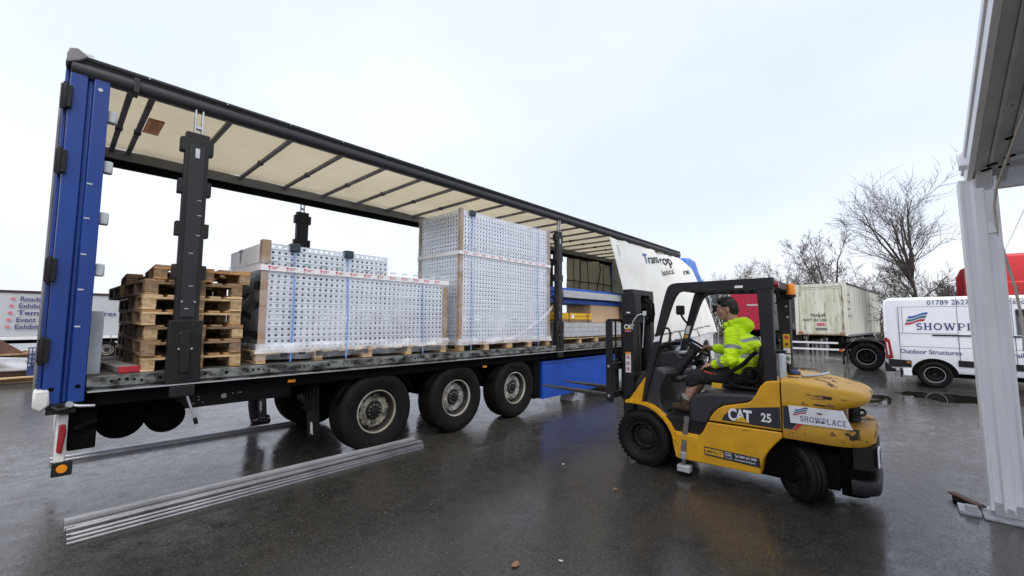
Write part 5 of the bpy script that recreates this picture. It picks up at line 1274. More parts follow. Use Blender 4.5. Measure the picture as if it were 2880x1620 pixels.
# ================================================================ tractor units
def tractor(name, label, loc, rotz, drive, cabm, defl, stripe=None, fin='truck_red_dark', boxy=False):
    t = thing(name, label, 'lorry', loc, rotz)
    prof = [(0, 1.0), (0, 2.92), (.06, 3.02), (.2, 3.06), (1.72, 3.06), (1.9, 2.98), (2.05, 2.72), (2.2, 1.95), (2.26, 1.1), (2.24, .45), (1.92, .42), (1.88, .8), (1.72, 1.0), (1.45, 1.07), (1.2, 1.0), (1.02, .8), (.98, .55), (.35, .55), (.32, 1.0)]
    cab = MB().prism(prof, 1, -1.22, 1.22).build('cab', cabm, t, .05, 3)
    d = [(0, 3.0), (0, 3.84), (.06, 3.93), (.30, 3.97), (.75, 3.92), (1.0, 3.58), (1.45, 3.22), (1.68, 3.02)]
    if boxy: d = [(-.1, 3.0), (-.1, 3.82), (-.06, 3.92), (.04, 3.97), (1.2, 3.95), (1.5, 3.86), (1.75, 3.55), (1.95, 3.02)]
    rings = []
    for y, k in ((-1.17, .86), (-1.12, .96), (-.9, 1.0), (.9, 1.0), (1.12, .96), (1.17, .86)):
        rings.append([(x * (1 if k == 1 else .98), y, 3.0 + (z - 3.0) * k) for x, z in d])
    MB().loft(rings).build('roof_deflector', defl, t, .03, 3, smooth=50)
    for s in (-1, 1):
        y = 1.225 * s
        MB().prism([(-.50, 1.15), (-.02, 1.0), (-.02, 3.74), (-.12, 3.82), (-.34, 3.70), (-.46, 3.4)], 1, y - .02, y + .02).build('side_fin', fin, t, .015)
        MB().box(-.3, -.02, y - .022 if s > 0 else y - .024, y + .024 if s > 0 else y + .022, 2.72, 2.745).build('fin_strip', 'ink_white', t)
        MB().prism([(.75, 2.0), (.75, 2.78), (1.55, 2.78), (1.86, 2.55), (2.0, 2.0)], 1, y - .012, y + .012).build('door_window', 'cab_glass', t, .01)
        for x in (.68, 1.95 if False else .69):
            pass
        MB().box(.66, .672, y - .004, y + .004, .95, 2.95).box(1.93, 1.94, y - .004, y + .004, 1.1, 2.1).build('door_seam', 'seam', t)
        MB().box(.74, .88, y - .02, y + .02, 1.66, 1.70).build('door_handle', 'black_metal', t, .006)
        m = MB().box(1.92, 2.02, y + s * .06, y + s * .26, 2.42, 2.82).build('mirror', 'black_metal', t, .03, 3)
        MB().box(1.90, 1.919, y + s * .08, y + s * .24, 2.44, 2.80).build('mirror_face', 'mirror_face', m)
        MB().box(1.93, 2.02, y + s * .08, y + s * .26, 2.10, 2.34).tube([(1.97, y, 2.85), (1.97, y + s * .16, 2.84)], .018, 6).tube([(1.97, y, 2.06), (1.97, y + s * .16, 2.1)], .018, 6).build('wide_mirror', 'black_metal', m, .02)
        MB().box(.32, 1.0, y - .03, y + .015, .40, .56).build('step', 'black_metal', t, .02)
        MB().box(2.2, 2.275, s * .75 - .2, s * .75 + .2, .62, .80).build('headlight', 'cab_glass', t, .02)
        wheel(t, (1.45, s * 1.06, .50), (0, s, 0), .50, .31, .285, 'rim_grey', 'alu', 4, 10, -.03, .12)
        wheel(t, (drive, s * .95, .50), (0, s, 0), .50, .56, .285, 'rim_black', 'alu', 4, 10, .13, .10)
        N = 14
        MB().grid(lambda u, v, s=s: (drive + .64 * math.cos(R(-5 + 190 * u)), s * (.66 + .58 * v), .52 + .62 * math.sin(R(-5 + 190 * u))), N, 1).build('rear_mudguard', 'post_black', t, solid=.03)
        MB().grid(lambda u, v, s=s: (drive - .66 - .02 * v, s * (.68 + .54 * u), .16 + .30 * v), 3, 2).build('mud_flap', 'rubber_wet', t, solid=.01)
        MB().box(drive - .78, drive - .66, s * 1.05 - .1, s * 1.05 + .1, .62, .74).build('tail_lamp', 'red_lamp', t, .01)
        MB().box(drive - .72, drive - .66, s * 1.245 - .01, s * 1.245 + .01, .66, .72).build('side_marker', 'orange_lamp', t, .004)
        MB().box(drive + 1.0, -.2, s * .9 - .28, s * .9 + .28, .42, .95).build('fuel_tank', 'alu', t, .06, 3)
        if stripe:
            MB().prism([(.1, 1.55), (.1, 1.85), (2.12, 1.95), (2.17, 1.65)], 1, y - .004 if s < 0 else y, y if s < 0 else y + .004).build('stripe', stripe, t, smooth=0)
            MB().prism([(.1, 1.28), (.1, 1.42), (2.19, 1.5), (2.21, 1.36)], 1, y - .004 if s < 0 else y, y if s < 0 else y + .004).build('stripe', stripe, t, smooth=0)
    MB().prism([(2.055, 2.68), (2.19, 2.02), (2.21, 2.02), (2.075, 2.70)], 1, -1.08, 1.08).build('windscreen', 'dark_glass', t)
    MB().box(2.2, 2.285, -.9, .9, .85, 1.75).build('grille', 'black_metal', t, .02)
    MB().box(2.1, 2.34, -1.22, 1.22, .32, .60).build('bumper', cabm, t, .05, 3)
    MB().box(1.7, 2.12, -1.15, 1.15, 2.98, 3.02).build('sun_visor', 'dark_glass', t, .01)
    for y in (-.45, .38): MB().box(drive - .85, 1.9, y, y + .07, .72, .98).build('chassis_rail', 'black_under', t)
    MB().cyl((drive, -.7, .5), (drive, .7, .5), .1, n=10).box(drive - .4, drive + .5, -.5, .5, .98, 1.03).build('rear_axle', 'black_under', t)
    MB().lathe([(.45, .0), (.45, .06), (.1, .06), (.1, 0)], (drive + .1, 0, 1.03), (0, 0, 1), 20, True).build('fifth_wheel', 'black_metal', t)
    return t
tractor('tractor_unit', 'white and blue lorry cab coupled to the front of the open trailer', (14.55, 1.25, 0), 0, -2.2, 'cab_white', 'cab_blue', 'cab_blue', 'cab_blue')
tractor('tractor_unit', 'red lorry cab without a trailer parked behind the white van', (21.25, -7.22, 0), R(-90), -3.02, 'truck_red', 'truck_red', boxy=True)

# ================================================================ white panel van (right side towards the camera)
V = thing('panel_van', 'white panel van with blue fleet lettering parked in front of the red lorry', 'van', (17.2, -4.80, 0), R(-90))
# local: x forward from the rear, y left; right side at y=-1.0
VL = 5.55
def vsec(x):
    # roof height, lower edge, half width at waist, half width at roof
    if x < .12: return 2.40 + x * .5, .42, .97 + x * .2, .80
    if x < 3.4: return 2.475, .40, 1.0, .84
    if x < 3.9: return 2.475 - (x - 3.4) * .10, .40, 1.0, .84
    if x < 4.7: return 2.425 - (x - 3.9) * 1.30, .40, 1.0, .80
    return max(1.05, 1.385 - (x - 4.7) * .38), .40, 1.0 - max(0, x - 5.1) * .5, .90 - max(0, x - 5.0) * .4
rings = []
for x in [0, .03, .12, .6, 1.5, 2.4, 3.4, 3.9, 4.1, 4.3, 4.5, 4.7, 5.0, 5.3, 5.5, VL]:
    zr, zb, hw, hr_ = vsec(x); ring = []
    half = [(hw - .04, zb), (hw, zb + .12), (hw + .005, min(1.05, zr - .2)), (hw - .01, min(1.45, zr - .12)), ((hw + hr_) / 2 + .03, zr - .09 if zr > 1.9 else zr - .06), (hr_ + .045, zr - .03 if zr > 1.9 else zr - .02), (hr_ - .10, zr - .012), (hr_ * .5, zr)]
    ring = [(x, -y, z) for y, z in half] + [(x, y, z) for y, z in reversed(half)]
    rings.append(ring)
MB().loft(rings).build('body', 'van_white', V, .012, 2, smooth=40)
for s in (-1, 1):
    y = s * 1.0
    def pl(nm, mt, poly, d0=.004, d1=.012, par=V): return MB().prism(poly, 1, y + s * d0, y + s * d1).build(nm, mt, par, smooth=0)
    # side features follow the nearly vertical flank below 1.45 m
    pl('lower_moulding', 'black_metal', [(1.42, .60), (1.42, .76), (VL - .9, .66), (VL - .9, .50)], .0, .022)
    pl('lower_moulding', 'black_metal', [(.05, .50), (.05, .72), (.52, .70), (.52, .52)], .0, .022)
    pl('slide_rail', 'black_metal', [(.97, 1.395), (.97, 1.43), (3.35, 1.43), (3.35, 1.395)], .0, .012)
    for x0, x1, z in ((.28, 1.45, 1.455), (.3, 3.3, 1.08)):
        pl('body_crease', 'seam', [(x0, z), (x0, z + .008), (x1, z + .008), (x1, z)], .001, .0085)
    for x in (.30, 1.45, 2.42, 3.42):
        pl('panel_seam', 'seam', [(x, .62), (x + .012, .62), (x + .012, 1.44), (x, 1.44)], .001, .008)
        MB().prism([(x, 1.44), (x + .012, 1.44), (x + .012, 2.20), (x, 2.20)], 1, s * .99, s * 1.0).build('panel_seam', 'seam', V) if x < .31 else None
    wa = [(.96 + .455 * math.cos(R(a)), .34 + .44 * math.sin(R(a))) for a in range(-4, 185, 9)]
    wb = [(.96 + .40 * math.cos(R(a)), .34 + .38 * math.sin(R(a))) for a in range(184, -5, -9)]
    for cx in (.96, 4.60):
        for i_ in range(len(wa) - 1):
            j_ = len(wb) - 1 - i_
            pl('wheel_arch', 'black_under', [(wa[i_][0] - .96 + cx, wa[i_][1]), (wa[i_ + 1][0] - .96 + cx, wa[i_ + 1][1]), (wb[j_ - 1][0] - .96 + cx, wb[j_ - 1][1]), (wb[j_][0] - .96 + cx, wb[j_][1])], .0, .02)
        MB().prism([(cx + .41 * math.cos(R(a)), .34 + .40 * math.sin(R(a))) for a in range(-4, 185, 9)], 1, s * 1.0, s * 1.012).build('arch_liner', 'black_under', V, smooth=0)
        wheel(V, (cx, s * .925, .345), (0, s, 0), .345, .225, .215, 'rim_black', 'alu', 3, 5, -.02, .07, 'rubber')
    MB().prism([(.0, .72), (.16, .74), (.10, 1.25), (.02, 1.33), (-.02, 1.30)], 1, s * .93, s * 1.012).build('rear_lamp', 'red_lamp', V, .012)
    MB().prism([(.05, .82), (.08, .84), (.05, 1.18), (.02, 1.2)], 1, s * 1.0125, s * 1.0145).build('lamp_lens', 'ink_white', V)
    MB().box(.42, .50, y - .01 if s > 0 else y - .028, y + .028 if s > 0 else y + .01, .625, .66).build('side_marker', 'orange_lamp', V, .006)
    pl('mud_flap', 'rubber_wet', [(.28, .22), (.28, .48), (.32, .48), (.32, .22)], -.25, .0)
    MB().box(.34, .52, y - .02, y + .005, .28, .48).build('sill_end', 'van_white', V, .01)
def tz_(z): # the flank leans in above the waist: offset of the surface at height z
    if z < 1.45: return 1.008
    return .991 - (z - 1.45) * .0425
def flank(poly, nm, mt, lift=.004):
    MB().add([(x, -tz_(z) - lift, z) for x, z in poly], [tuple(range(len(poly)))]).build(nm, mt, V, smooth=0)
flank([(2.46, 2.10), (3.36, 2.10), (3.36, 1.46), (2.46, 1.46)], 'side_window', 'dark_glass', .012)
flank([(3.62, 2.08), (4.05, 2.05), (4.55, 1.5), (3.62, 1.46)], 'side_window', 'dark_glass', .012)
for poly in ([(.30, 2.185), (2.38, 2.185), (2.38, 2.193), (.30, 2.193)], [(.38, 2.16), (.388, 2.16), (.388, 1.48), (.38, 1.48)], [(1.45, 1.45), (1.46, 1.45), (1.46, 2.44), (1.45, 2.44)], [(2.40, 1.45), (2.41, 1.45), (2.41, 2.42), (2.40, 2.42)], [(2.40, 2.36), (3.3, 2.36), (3.3, 2.368), (2.40, 2.368)]):
    flank(poly, 'panel_seam', 'seam', .004)
ZL = Vector((0, .0425, 1)).normalized()
def vtext(body, size, x, z, **k): text(body, size, (x, -tz_(z) - .008, z), (1, 0, 0), ZL if z >= 1.45 else (0, 0, 1), 'ink_navy', V, **k)
vtext('01789 262701', .185, .90, 2.24, sx=.86, spacing=1.05)
vtext('www.showplace.co.uk', .185, 2.06, 2.235, sx=.84)
vtext('Outdoor Structures', .17, .30, .90, sx=.86, bold=.006); vtext('Trailers', .17, 2.27, .90, sx=.86, bold=.006)
emblem(V, (.42, -tz_(1.69) - .010, 1.69), (1, 0, 0), ZL, .46, .30)
vs_, fs_ = slab_text('SHOWPLACE', .185); vs_ = [(x * .95, y) for x, y in vs_]; place_flat(vs_, fs_, 'lettering', 'ink_navy', V, (.66, -tz_(1.55) - .012, 1.555), (1, 0, 0), ZL)
MB().box(-.035, .20, -.98, .98, .36, .62).build('rear_bumper', 'black_metal', V, .03)
for y in (-.98, .04): MB().box(-.012, .006, y, y + .94, .66, 2.30).build('rear_door', 'van_white', V, .01)
for z in (.95, 1.55, 2.1): MB().cyl((-.005, -.985, z - .06), (-.005, -.985, z + .06), .014, n=8).build('door_hinge', 'van_white', V)
MB().prism([(3.98, 2.33), (4.68, 1.42), (4.70, 1.43), (4.0, 2.345)], 1, -.80, .80).build('windscreen', 'dark_glass', V)
MB().box(VL - .12, VL + .05, -.95, .95, .34, .75).build('front_bumper', 'black_metal', V, .05)
MB().box(.3, 5.3, -.8, .8, .28, .42).build('underbody', 'black_under', V)

# ================================================================ parked box trailers
def box_trailer(name, label, loc, rotz, Ln, W_, z0, z1, side, rear, cat='trailer'):
    # local: rear face at x=0 looking to -X, length along +X, right side at y=-W/2
    t = thing(name, label, cat, loc, rotz); w = W_ / 2
    MB().box(.04, Ln, -w, w, z0, z1).build('box_body', side, t, .02)
    for za, zb in ((z1 - .16, z1 + .02), (z0 - .02, z0 + .10)): MB().box(.02, .10, -w - .01, w + .01, za, zb).build('rear_frame', rear, t, .01)
    for s in (-1, 1):
        MB().box(.0, .12, s * w - .16 if s > 0 else s * w - .015, s * w + .015 if s > 0 else s * w + .16, z0 - .04, z1 + .03).build('corner_post', rear, t, .02)
        MB().box(.05, Ln, s * (w + .02) - .02, s * (w + .02) + .02, z1 - .05, z1 + .03).build('roof_edge', 'dark_rail', t, .006)
        MB().box(.05, Ln, s * (w + .005) - .015, s * (w + .005) + .015, z0 - .08, z0 + .04).build('side_rail', 'grey_rail', t, .006)
    MB().box(.2, Ln - .3, -.55, -.45, .72, z0).box(.2, Ln - .3, .45, .55, .72, z0).build('chassis_beam', 'black_under', t)
    return t
OT = box_trailer('box_trailer', 'mossy white box trailer marked not in use standing left of the van', (30.0, -1.84, 0), R(-5), 12.6, 2.45, 1.02, 3.95, 'old_side', 'old_white')
MB().box(.01, .045, -.98, .98, 1.12, 3.70).build('rear_door', 'old_white', OT, .01)
for y0, y1, z0, z1 in ((-1.0, 1.0, 3.68, 3.72), (.97, 1.0, 1.1, 3.7), (-1.0, -.97, 1.1, 3.7)): MB().box(-.005, .02, y0, y1, z0, z1).build('door_frame', 'old_white', OT, .006)
MB().box(-.02, .05, -1.12, -.86, 1.0, 1.2).box(-.02, .05, .86, 1.12, 1.0, 1.2).box(-.01, .03, -1.1, 1.1, 1.02, 1.07).build('door_sill', 'rust', OT, .01)
for z in (1.5, 2.3, 3.1): MB().cyl((-.005, -1.03, z - .12), (-.005, -1.03, z + .12), .025, n=8).build('door_hinge', 'rust', OT)
text('TRAILER', .22, (-.012, .50, 2.07), (0, -1, 0), (0, 0, 1), 'ink_dark', OT, .012, sx=.95)
text('NOT IN USE', .22, (-.012, .85, 1.80), (0, -1, 0), (0, 0, 1), 'ink_dark', OT, .012, sx=.95)
MB().box(-.014, -.008, -.20, .18, 1.55, 1.70).build('notice', 'ink_pink', OT)
MB().box(-.014, -.008, -.3, .25, 1.30, 1.42).build('faded_plate', 'ink_grey', OT)
for k, z in enumerate((3.25, 2.85, 2.45, 2.05)): MB().box(.35, .35 + (.75, .8, .8, 1.1)[k], -1.231, -1.2265, z, z + .12).build('faded_print', 'ink_grey', OT)
for i in range(7): MB().cyl((.9 + i * 1.75, -1.24, 1.05), (.9 + i * 1.75, -1.24, 3.93), .02, n=6).build('curtain_seam', 'old_side', OT)
for s in (-1, 1):
    for x in (8.2, 9.5): wheel(OT, (x, s * 1.0, .5), (0, s, 0), .5, .34, .28, 'rim_grey', 'rim_lip', 3, 8, .0, .1, seg=28)
for y in (-.9, .8): MB().box(1.4, 1.55, y, y + .12, .0, 1.0).build('support_leg', 'black_under', OT)
SG = thing('side_guard', 'white side guard bars under a parked trailer beyond the forklift', 'guard rail', (28.9, -1.75, 0), R(-85))
for z in (.20, .56): MB().box(-1.15, 1.2, -.02, .02, z, z + .10).build('guard_bar', 'white_paint', SG, .006)
for x in (-.95, .3, 1.1): MB().box(x, x + .06, .02, .06, .0, .95).build('guard_stay', 'black_metal', SG)
GT = box_trailer('box_trailer', 'grey curtain-side trailer with a red rear door behind the forklift driver', (35.5, 3.15, 0), R(-4), 13.4, 2.5, 1.15, 3.98, 'grey_curtain', 'door_red')
for y0 in (-1.08, .02): MB().box(-.01, .03, y0, y0 + 1.06, 1.2, 3.86).build('rear_door', 'door_red', GT, .01)
MB().box(-.012, .0, -.95, .2, 2.85, 2.9).build('door_rail', 'door_red', GT)
MB().box(-.03, -.015, -.75, .1, 3.02, 3.06).box(-.03, -.015, -.85, .05, 2.94, 2.98).build('door_print', 'ink_white', GT)
vs_, fs_ = slab_text('SHOWPLACE', .42); place_flat(vs_, fs_, 'lettering', 'ink_navy', GT, (3.9, -1.257, 2.62), (1, 0, 0), (0, 0, 1))
text('Outdoor', .3, (.9, -1.257, 2.9), (1, 0, 0), (0, 0, 1), 'ink_navy', GT, .01); text('and Trailers', .3, (.9, -1.257, 2.4), (1, 0, 0), (0, 0, 1), 'ink_navy', GT, .01)
for s in (-1, 1):
    for x in (8.5, 9.8, 11.1): wheel(GT, (x, s * 1.05, .52), (0, s, 0), .52, .36, .285, 'rim_grey', 'rim_lip', 3, 8, .0, .1, seg=24)
    MB().box(2.0, 7.5, s * 1.2 - .02, s * 1.2 + .02, .45, .95).build('side_guard', 'black_metal', GT)
# exhibition trailer behind on the left
ET = box_trailer('box_trailer', 'low pale grey curtain trailer with red bulleted lettering behind the pallets', (-7.6, 20.45, 0), 0, 12.5, 2.4, .98, 2.70, 'pale_curtain', 'pale_grey')
MB().box(.05, 12.5, -1.235, -1.195, 2.64, 2.74).build('roof_band', 'cardboard_box', ET, .01)
MB().box(.05, 12.5, -1.26, -1.2, .88, 1.0).build('skirt_rail', 'white_paint', ET, .01)
for i, w_ in enumerate(('Roadshows', 'Exhibitions', 'Temporary Structures', 'Event Hire', 'Exhibition Trailers')):
    z = 2.33 - i * .262
    MB().disc((6.53 - .018 * i, -1.262, z + .09), (0, -1, 0), .055, 14).build('bullet', 'ink_pink', ET, smooth=0, recalc=False)
    text(w_, .245, (6.70 - .018 * i, -1.262, z + .01), (1, 0, 0), (0, 0, 1), 'ink_navy', ET, .016, sx=.90 if i != 2 else 1.22)
for s in (-1, 1):
    for x in (9.17, 10.0): wheel(ET, (x, s * 1.0, .40), (0, s, 0), .40, .26, .22, 'rim_grey', 'rim_lip', 3, 8, .0, .08, seg=28)
    for x in (8.4,): MB().box(x, x + .5, s * 1.2 - .02, s * 1.2 + .02, .35, .8).build('mud_flap', 'rubber', ET)
MB().tube([(9.25, -1.27, 1.0), (9.28, -1.29, .8), (9.22, -1.3, .6), (9.26, -1.28, .45)], .01, 5).build('hanging_cable', 'wire', ET)
for x in (2.0, 11.8): MB().box(x, x + .12, -1.0, -.9, 0, .95).box(x, x + .12, .9, 1.0, 0, .95).build('support_leg', 'black_under', ET)

# ================================================================ scrap heap at the far left
JG = 'scrap lying by the left trailer'
def junk(name, label, cat, loc, build_fn, rotz=0.):
    t = thing(name, label, cat, loc, rotz, JG); build_fn(t); return t
junk('scrap_board', 'rust-brown folded sheet leaning on the scrap heap', 'board', (-.85, 12.9, 0), lambda t: MB().prism([(-.5, .55), (-.42, 1.15), (-.2, 1.2), (.3, .78), (.25, .5)], 1, -.3, .3).build('sheet', 'junk_brown', t, .01), .2)
junk('scrap_bin', 'dark brown open skip bin under the rust-brown sheet', 'bin', (-.7, 13.0, 0), lambda t: (MB().prism([(-.9, .05), (.55, .05), (.62, .72), (-.95, .72)], 1, -.45, .45).build('bin_shell', 'junk_brown', t, .02), MB().box(-.98, .65, -.49, .49, .70, .75).build('bin_rim', 'rust', t, .01)))
junk('plastic_sheet', 'crumpled white plastic sheet hanging over the scrap bin', 'sheet', (-.75, 12.35, 0), lambda t: MB().grid(lambda u, v: (-.5 + .9 * u + .05 * math.sin(v * 7), .12 * math.sin(u * 6 + v * 3) * .5, .30 + .42 * v - .1 * u * v), 16, 10).build('sheet', 'sheet_white', t, solid=.006), 0)
junk('blue_crate', 'dark blue slatted plastic crate beside the scrap bin', 'crate', (-.20, 12.2, 0), lambda t: (MB().box(-.19, .19, -.18, .18, .10, .42).build('crate_body', 'crate_blue', t, .01), [MB().box(-.19 + .063 * k, -.17 + .063 * k, -.19, -.17, .42, .92).build('slat', 'crate_blue', t) for k in range(7)], [MB().box(-.2, .2, -.195, -.165, z, z + .03).build('rail', 'crate_blue', t) for z in (.5, .62, .74, .9)], MB().box(-.16, .16, -.14, .1, .45, .85).build('contents', 'sheet_white', t, .02)))
for k in range(4):
    junk('timber_offcut', 'loose timber offcut lying in front of the scrap bin', 'timber', (-.75 + .05 * k, 12.05 - .1 * k, .0), lambda t, k=k: MB().box(-.55, .5, -.05, .05, .045 * k + .02, .045 * k + .06).build('timber', ('wood_pale', 'wood_orange', 'wood_old', 'wood_pale')[k], t, .004), .08 * k - .1)
for k in range(6):
    junk('broken_slat', 'broken wooden slat sticking out on top of the scrap bin', 'timber', (-.45 + .08 * k, 12.75 + .03 * k, .72), lambda t, k=k: MB().bar((-.3, 0, .03 + .02 * k), (.28, .05, .09 + .03 * (k % 3)), .06, .015).build('slat', ('wood_orange', 'wood_pale', 'sheet_white')[k % 3], t), .3 * k - .6)
# ================================================================ marquee frame at the right
M_ = thing('marquee', 'white aluminium marquee frame with fluted leg and grey roof lining', 'marquee', (5.9, -5.75, 0), world_coords=True)
y0 = -5.62
def legpt(z): return Vector((5.93 - .075 * z, y0 - .10 + .022 * z, z))
def leg_ring(z, w=.115, d=.19):
    c = legpt(z); pts = []
    # fluted profile: two grooves on the wide face towards the camera
    pf = [(-w, -d), (w, -d), (w, d), (-w, d), (-w, d * .80), (-w + .022, d * .74), (-w + .022, d * .34), (-w, d * .28), (-w, -d * .28), (-w + .022, -d * .34), (-w + .022, -d * .74), (-w, -d * .80)]
    return [(c.x + x * .7, c.y + y * .62, z) for x, y in pf]
leg = MB().loft([leg_ring(z) for z in (.06, 1., 2., 3.06)]).build('leg', 'tent_alu', M_, .006)
MB().box(5.74, 6.10, -5.95, -5.55, .0, .025).box(5.85, 5.99, -5.85, -5.62, .025, .14).build('base_plate', 'galv_beam', M_, .006)
MB().cyl((5.83, -5.72, .09), (5.80, -5.72, .09), .02, n=10).build('base_bolt', 'alu', M_)
# rafter from the knee rising towards -X, above the camera's right
K = Vector((5.70, y0 - .03, 3.03)); RD = Vector((-1, 0.01, .325)).normalized()
def rafter(yw0, yw1, h0, h1, nm, mt):
    up = Vector((.325, 0, 1)).normalized(); vs = []
    for s in (-.10, 7.5):
        for y, h in ((yw0, h0), (yw1, h0), (yw1, h1), (yw0, h1)): vs.append(K + RD * s + Vector((0, y, 0)) + up * h)
    return MB().add(vs, [(0, 1, 2, 3), (7, 6, 5, 4), (0, 4, 5, 1), (1, 5, 6, 2), (2, 6, 7, 3), (3, 7, 4, 0)]).build(nm, mt, M_, .005)
rafter(.02, .06, .0, .15, 'rafter_flange', 'tent_alu'); rafter(.02, .075, .155, .24, 'keder_rail', 'tent_alu')
rafter(-.06, .018, .02, .20, 'rafter', 'tent_beam'); rafter(-.085, -.062, .0, .16, 'rafter_web', 'tent_beam'); rafter(-.16, -.087, .03, .21, 'rafter', 'tent_beam'); rafter(-.19, -.162, .01, .2, 'rafter_web', 'tent_beam')
up = Vector((.325, 0, 1)).normalized()
def roofp(s, y, h): return K + RD * s + Vector((0, y, 0)) + up * h
MB().add([roofp(s, y, h) for s in (-.25, 7.5) for y, h in ((-.17, .20), (-6.0, .20), (-6.0, .205), (-.17, .205))], [(0, 1, 2, 3), (7, 6, 5, 4), (0, 4, 5, 1), (1, 5, 6, 2), (2, 6, 7, 3), (3, 7, 4, 0)]).build('roof_sheet', 'tent_cloth', M_)
for s in (.02, 1.15, 2.7, 4.3):
    a, b = roofp(s, -.15, .15), roofp(s, -6., .15)
    MB().bar(a, b, .09 if s > .1 else .16, .05, up).build('purlin', 'tent_beam', M_, .006)
MB().bar(roofp(-.06, -.1, .06), roofp(-.06, -6., .06), .05, .20, (0, 0, 1)).build('eave_beam', 'tent_cloth', M_, .006)
for i, (s, y) in enumerate(((.22, -.12), (.27, -.05), (.35, -.14), (.20, -.02), (.62, -.12))):
    MB().bar(roofp(s, y, -.006), roofp(s + .03, y - .06, -.006), .03, .004, up).build('bolt_slot', 'black_under', M_)
MB().prism([(5.52, 3.12), (5.66, 2.92), (5.76, 2.7), (5.76, 3.05), (5.6, 3.2)], 1, y0 - .12, y0 - .02).build('knee_plate', 'tent_beam', M_, .006)
MB().prism([(5.62, 3.28), (5.50, 3.12), (5.47, 3.16), (5.58, 3.32)], 1, y0 + .03, y0 + .085).build('keder_flap', 'tent_alu', M_)
MB().box(5.655, 5.67, y0 - .13, y0 - .08, 2.55, 2.64).build('cleat', 'tent_alu', M_, .004)
RP = thing('rope', 'pale rope tied along the marquee leg and up under its roof', 'rope', (5.6, -5.75, 0), world_coords=True)
MB().tube([(4.0, -5.80, 3.35), (4.6, -5.78, 3.20), (5.2, -5.76, 3.02), (5.50, -5.745, 2.90), (5.60, -5.74, 2.78), (5.66, -5.75, 2.60), (5.70, -5.79, 2.35), (5.74, -5.84, 2.05), (5.775, -5.865, 1.8), (5.79, -5.87, 1.62), (5.80, -5.868, 1.50)], .011, 6).build('rope_strand', 'rope', RP)
MB().tube([(5.775, -5.865, 1.8), (5.765, -5.875, 1.65), (5.785, -5.88, 1.44), (5.78, -5.87, 1.36)], .017, 6).build('frayed_end', 'rope', RP)
PLK = thing('wooden_board', 'rotten brown board lying at the foot of the marquee leg', 'board', (6.05, -5.5, 0), world_coords=True)
MB().bar((6.22, -5.38, .05), (5.94, -5.56, .05), .07, .02).build('board', 'junk_brown', PLK, .004)
BRK = thing('base_scrap', 'galvanised anchor plate and dark packing under the marquee leg', 'anchor plate', (5.95, -5.6, 0), world_coords=True)
MB().box(5.76, 6.0, -5.54, -5.40, .0, .03).box(5.80, 5.84, -5.52, -5.44, .03, .08).build('plate', 'galv_beam', BRK, .004)
MB().box(6.02, 6.2, -5.5, -5.38, .0, .035).build('packing', 'black_under', BRK, .006)
# thin overhead wires seen past the leg
for lab_, (A, B) in (('thin overhead wire coming down towards the red lorry cab', ((64, -11.5, 7.3), (-14, -4.7, 7.3))), ('second overhead wire running lower and beyond the marquee leg', ((64, -12.75, 7.3), (-14, -5.6, 7.3)))):
    WR = thing('overhead_wire', lab_, 'wire', ((A[0] + B[0]) / 2, (A[1] + B[1]) / 2, 7.0), world_coords=True, group='overhead wires')
    MB().tube([Vector(A).lerp(Vector(B), k / 20) - Vector((0, 0, .9 * math.sin(math.pi * k / 20) * .45)) for k in range(21)], .011, 4).build('wire_strand', 'wire', WR)
for lab_, (x, y) in (('wooden utility pole far behind the red lorry cab', (64, -12.1)), ('wooden utility pole at the near end of the overhead wires', (-14, -5.15))):
    UP = thing('utility_pole', lab_, 'pole', (x, y, 0)); MB().cyl((0, 0, -.1), (0, 0, 7.6), .14, .10, 10).build('pole', 'bark', UP); MB().box(-.05, .05, -.9, .9, 7.25, 7.33).build('cross_arm', 'bark', UP)

